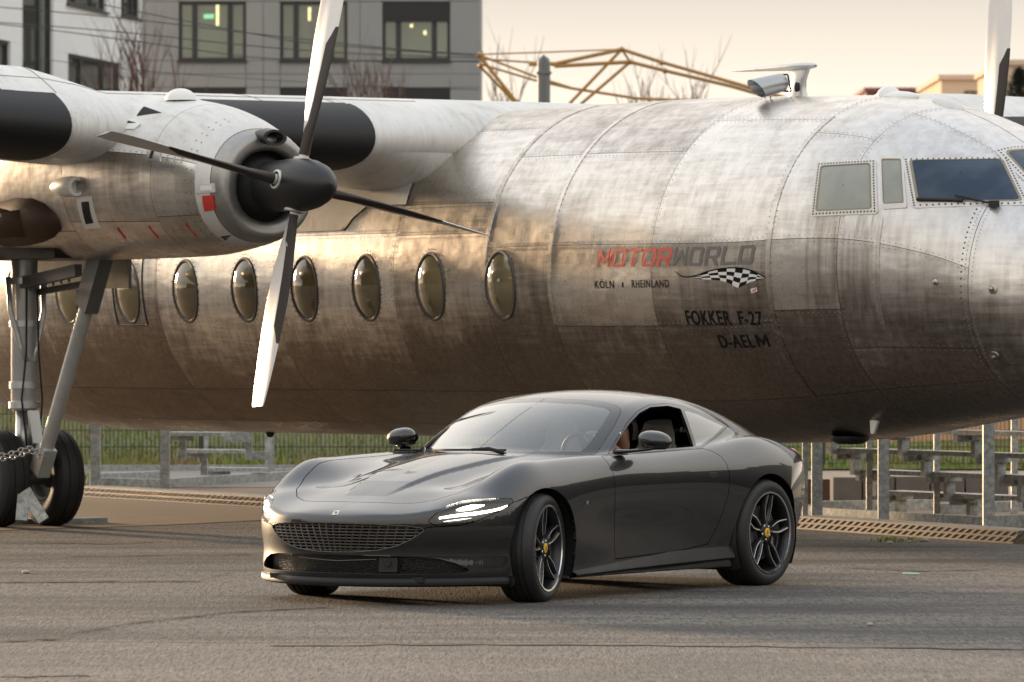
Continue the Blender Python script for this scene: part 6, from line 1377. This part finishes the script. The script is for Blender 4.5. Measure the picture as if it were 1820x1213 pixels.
# ---- dark conifer at the right edge
cf = empty('conifer_tree', (P(1812, 590, 150).x, 150, 0), 0, 'dark green conifer at the right edge above the far engine', 'tree')
M['needles'] = simple('needles', (.025, .042, .02), .8, 0, .4, 3); zt = P(0, 124, 150).z
MB().tube([(0, 0, -.1), (.05, 0, zt * .6), (0, 0, zt - .1)], [.22, .15, .03], 8).build('trunk', M['bark'], cf, True)
mb = MB(); vv = []; ff = []
for _ in range(5200):
    h = rng.random() ** .8; a = rng.random() * 6.28; lob = .75 + .25 * math.sin(a * 3 + h * 22); r = (.10 + .75 * min(1, (1 - h) * 2.6)) * lob * rng.random() ** .5; z = zt - 2.6 * (1 - h); c = Vector((r * math.cos(a), r * math.sin(a), z)); d = Vector((math.cos(a) + .4 * rng.standard_normal(), math.sin(a) + .4 * rng.standard_normal(), .5 * rng.standard_normal() + .2)).normalized(); s_ = d.cross(Vector((0, 0, 1))).normalized() * .022; k = len(vv)
    vv += [c - s_, c + s_, c + d * (.12 + .08 * rng.random())]; ff.append((k, k + 1, k + 2))
mb.add(vv, ff).build('crown', M['needles'], cf)
# ---- floodlight on the fuselage roof
fl_ = empty('floodlight', P(1400, 172, 42.75), 0, 'grey cylindrical floodlight on a bracket under the T shaped roof antenna', 'floodlight'); O = fl_.location
def L_(u, v, dy=0.0): return P(u, v, 42.55 + dy) - O
d = (L_(1336, 154, -.12) - L_(1392, 141, .05)).normalized(); c = L_(1390, 147, .0)
rows = []; x = d.cross(Vector((0, 0, 1))).normalized(); y = x.cross(d)
M['lamp_metal'] = simple('lamp_metal', (.40, .42, .43), .35, .8, .1, 9)
mb = MB()
for t_, r in ((-.02, .055), (0, .072), (.05, .076), (.20, .080)): rows.append([c + d * t_ + (x * math.cos(a) + y * math.sin(a)) * r for a in np.linspace(0, 2 * math.pi, 25)[:-1]])
rows.append([c + d * (.26 + .05 * math.sin(a)) + (x * math.cos(a) + y * math.sin(a)) * .081 for a in np.linspace(0, 2 * math.pi, 25)[:-1]]); rows.append([c + d * (.22 + .05 * math.sin(a)) + (x * math.cos(a) + y * math.sin(a)) * .072 for a in np.linspace(0, 2 * math.pi, 25)[:-1]]); rows.append([c + d * .10 + (x * math.cos(a) + y * math.sin(a)) * .01 for a in np.linspace(0, 2 * math.pi, 25)[:-1]])
mb.grid(rows, True); mb.build('lamp_body', M['lamp_metal'], fl_, True, 50)
mb = MB()
for a, b in (((1383, 133), (1400, 133)), ((1400, 133), (1406, 163)), ((1390, 138), (1396, 162)), ((1390, 162), (1406, 163)), ((1393, 150), (1404, 150))): mb.tube([L_(*a), L_(*b)], .008, 6)
mb.build('bracket', M['black_rubber'], fl_); mb = MB()
for a, b in (((1363, 162), (1359, 175)), ((1371, 162), (1369, 175))): mb.tube([L_(*a), L_(*b)], .009, 6)
mb.build('leg', M['steel'], fl_); MB().lathe([(.052, -.02), (.052, .02), (.03, .03), (.001, .03)], L_(1422, 156, .12), (.8, -.6, 0), 20).build('housing', M['black_rubber'], fl_, True, 40)
# ---- unseen belt of trees added round the yard to darken what car and fuselage mirror
M['belt'] = simple('added_dark_foliage', (.030, .034, .020), .9, 0, .5, .5, .6, bscale=2)
vv = MB()
def belt(a0, a1, r0, h0, h1, seed):
    q = np.random.default_rng(seed); n = int(abs(a1 - a0) / .7); hh = [h0 + (h1 - h0) * q.random() for _ in range(n + 1)]; rows = []
    for i in range(n + 1):
        a = R(a0 + (a1 - a0) * i / n); r = r0 * (1 + .08 * q.standard_normal()); d = Vector((math.sin(a), math.cos(a), 0)); e = h_ = hh[i]
        rows.append([d * (r + o) + Vector((0, 0, z * h_)) for o, z in ((-2.5, 0), (-3.5, .25 + .1 * q.random()), (-2.5, .6 + .1 * q.random()), (-.5, .95 + .05 * q.random()), (1.5, 1.0), (3.5, .7), (4.5, .3), (4, 0))])
    vv.grid(rows)
belt(-112, -50, 78, 5, 8.5, 1); belt(30, 215, 80, 9, 14, 2)
tag(vv.build('added_tree_belt', M['belt'], None, True), 'added dark belt of trees, out of view, for the car side to mirror', 'trees', None, 'stuff')
# ---- every thing built in world coordinates gets its origin at its own base
bpy.context.view_layer.update()
for o in list(COL.objects):
    if o.parent is None and o.type == 'EMPTY' and o.location.length < 1e-6 and o.children:
        pts = [ch.matrix_world @ Vector(c) for ch in o.children if ch.type == 'MESH' for c in ch.bound_box]
        if not pts: continue
        b = Vector(((min(p.x for p in pts) + max(p.x for p in pts)) / 2, (min(p.y for p in pts) + max(p.y for p in pts)) / 2, max(0.0, min(p.z for p in pts))))
        o.location = b
        for ch in o.children: ch.location = ch.location - b
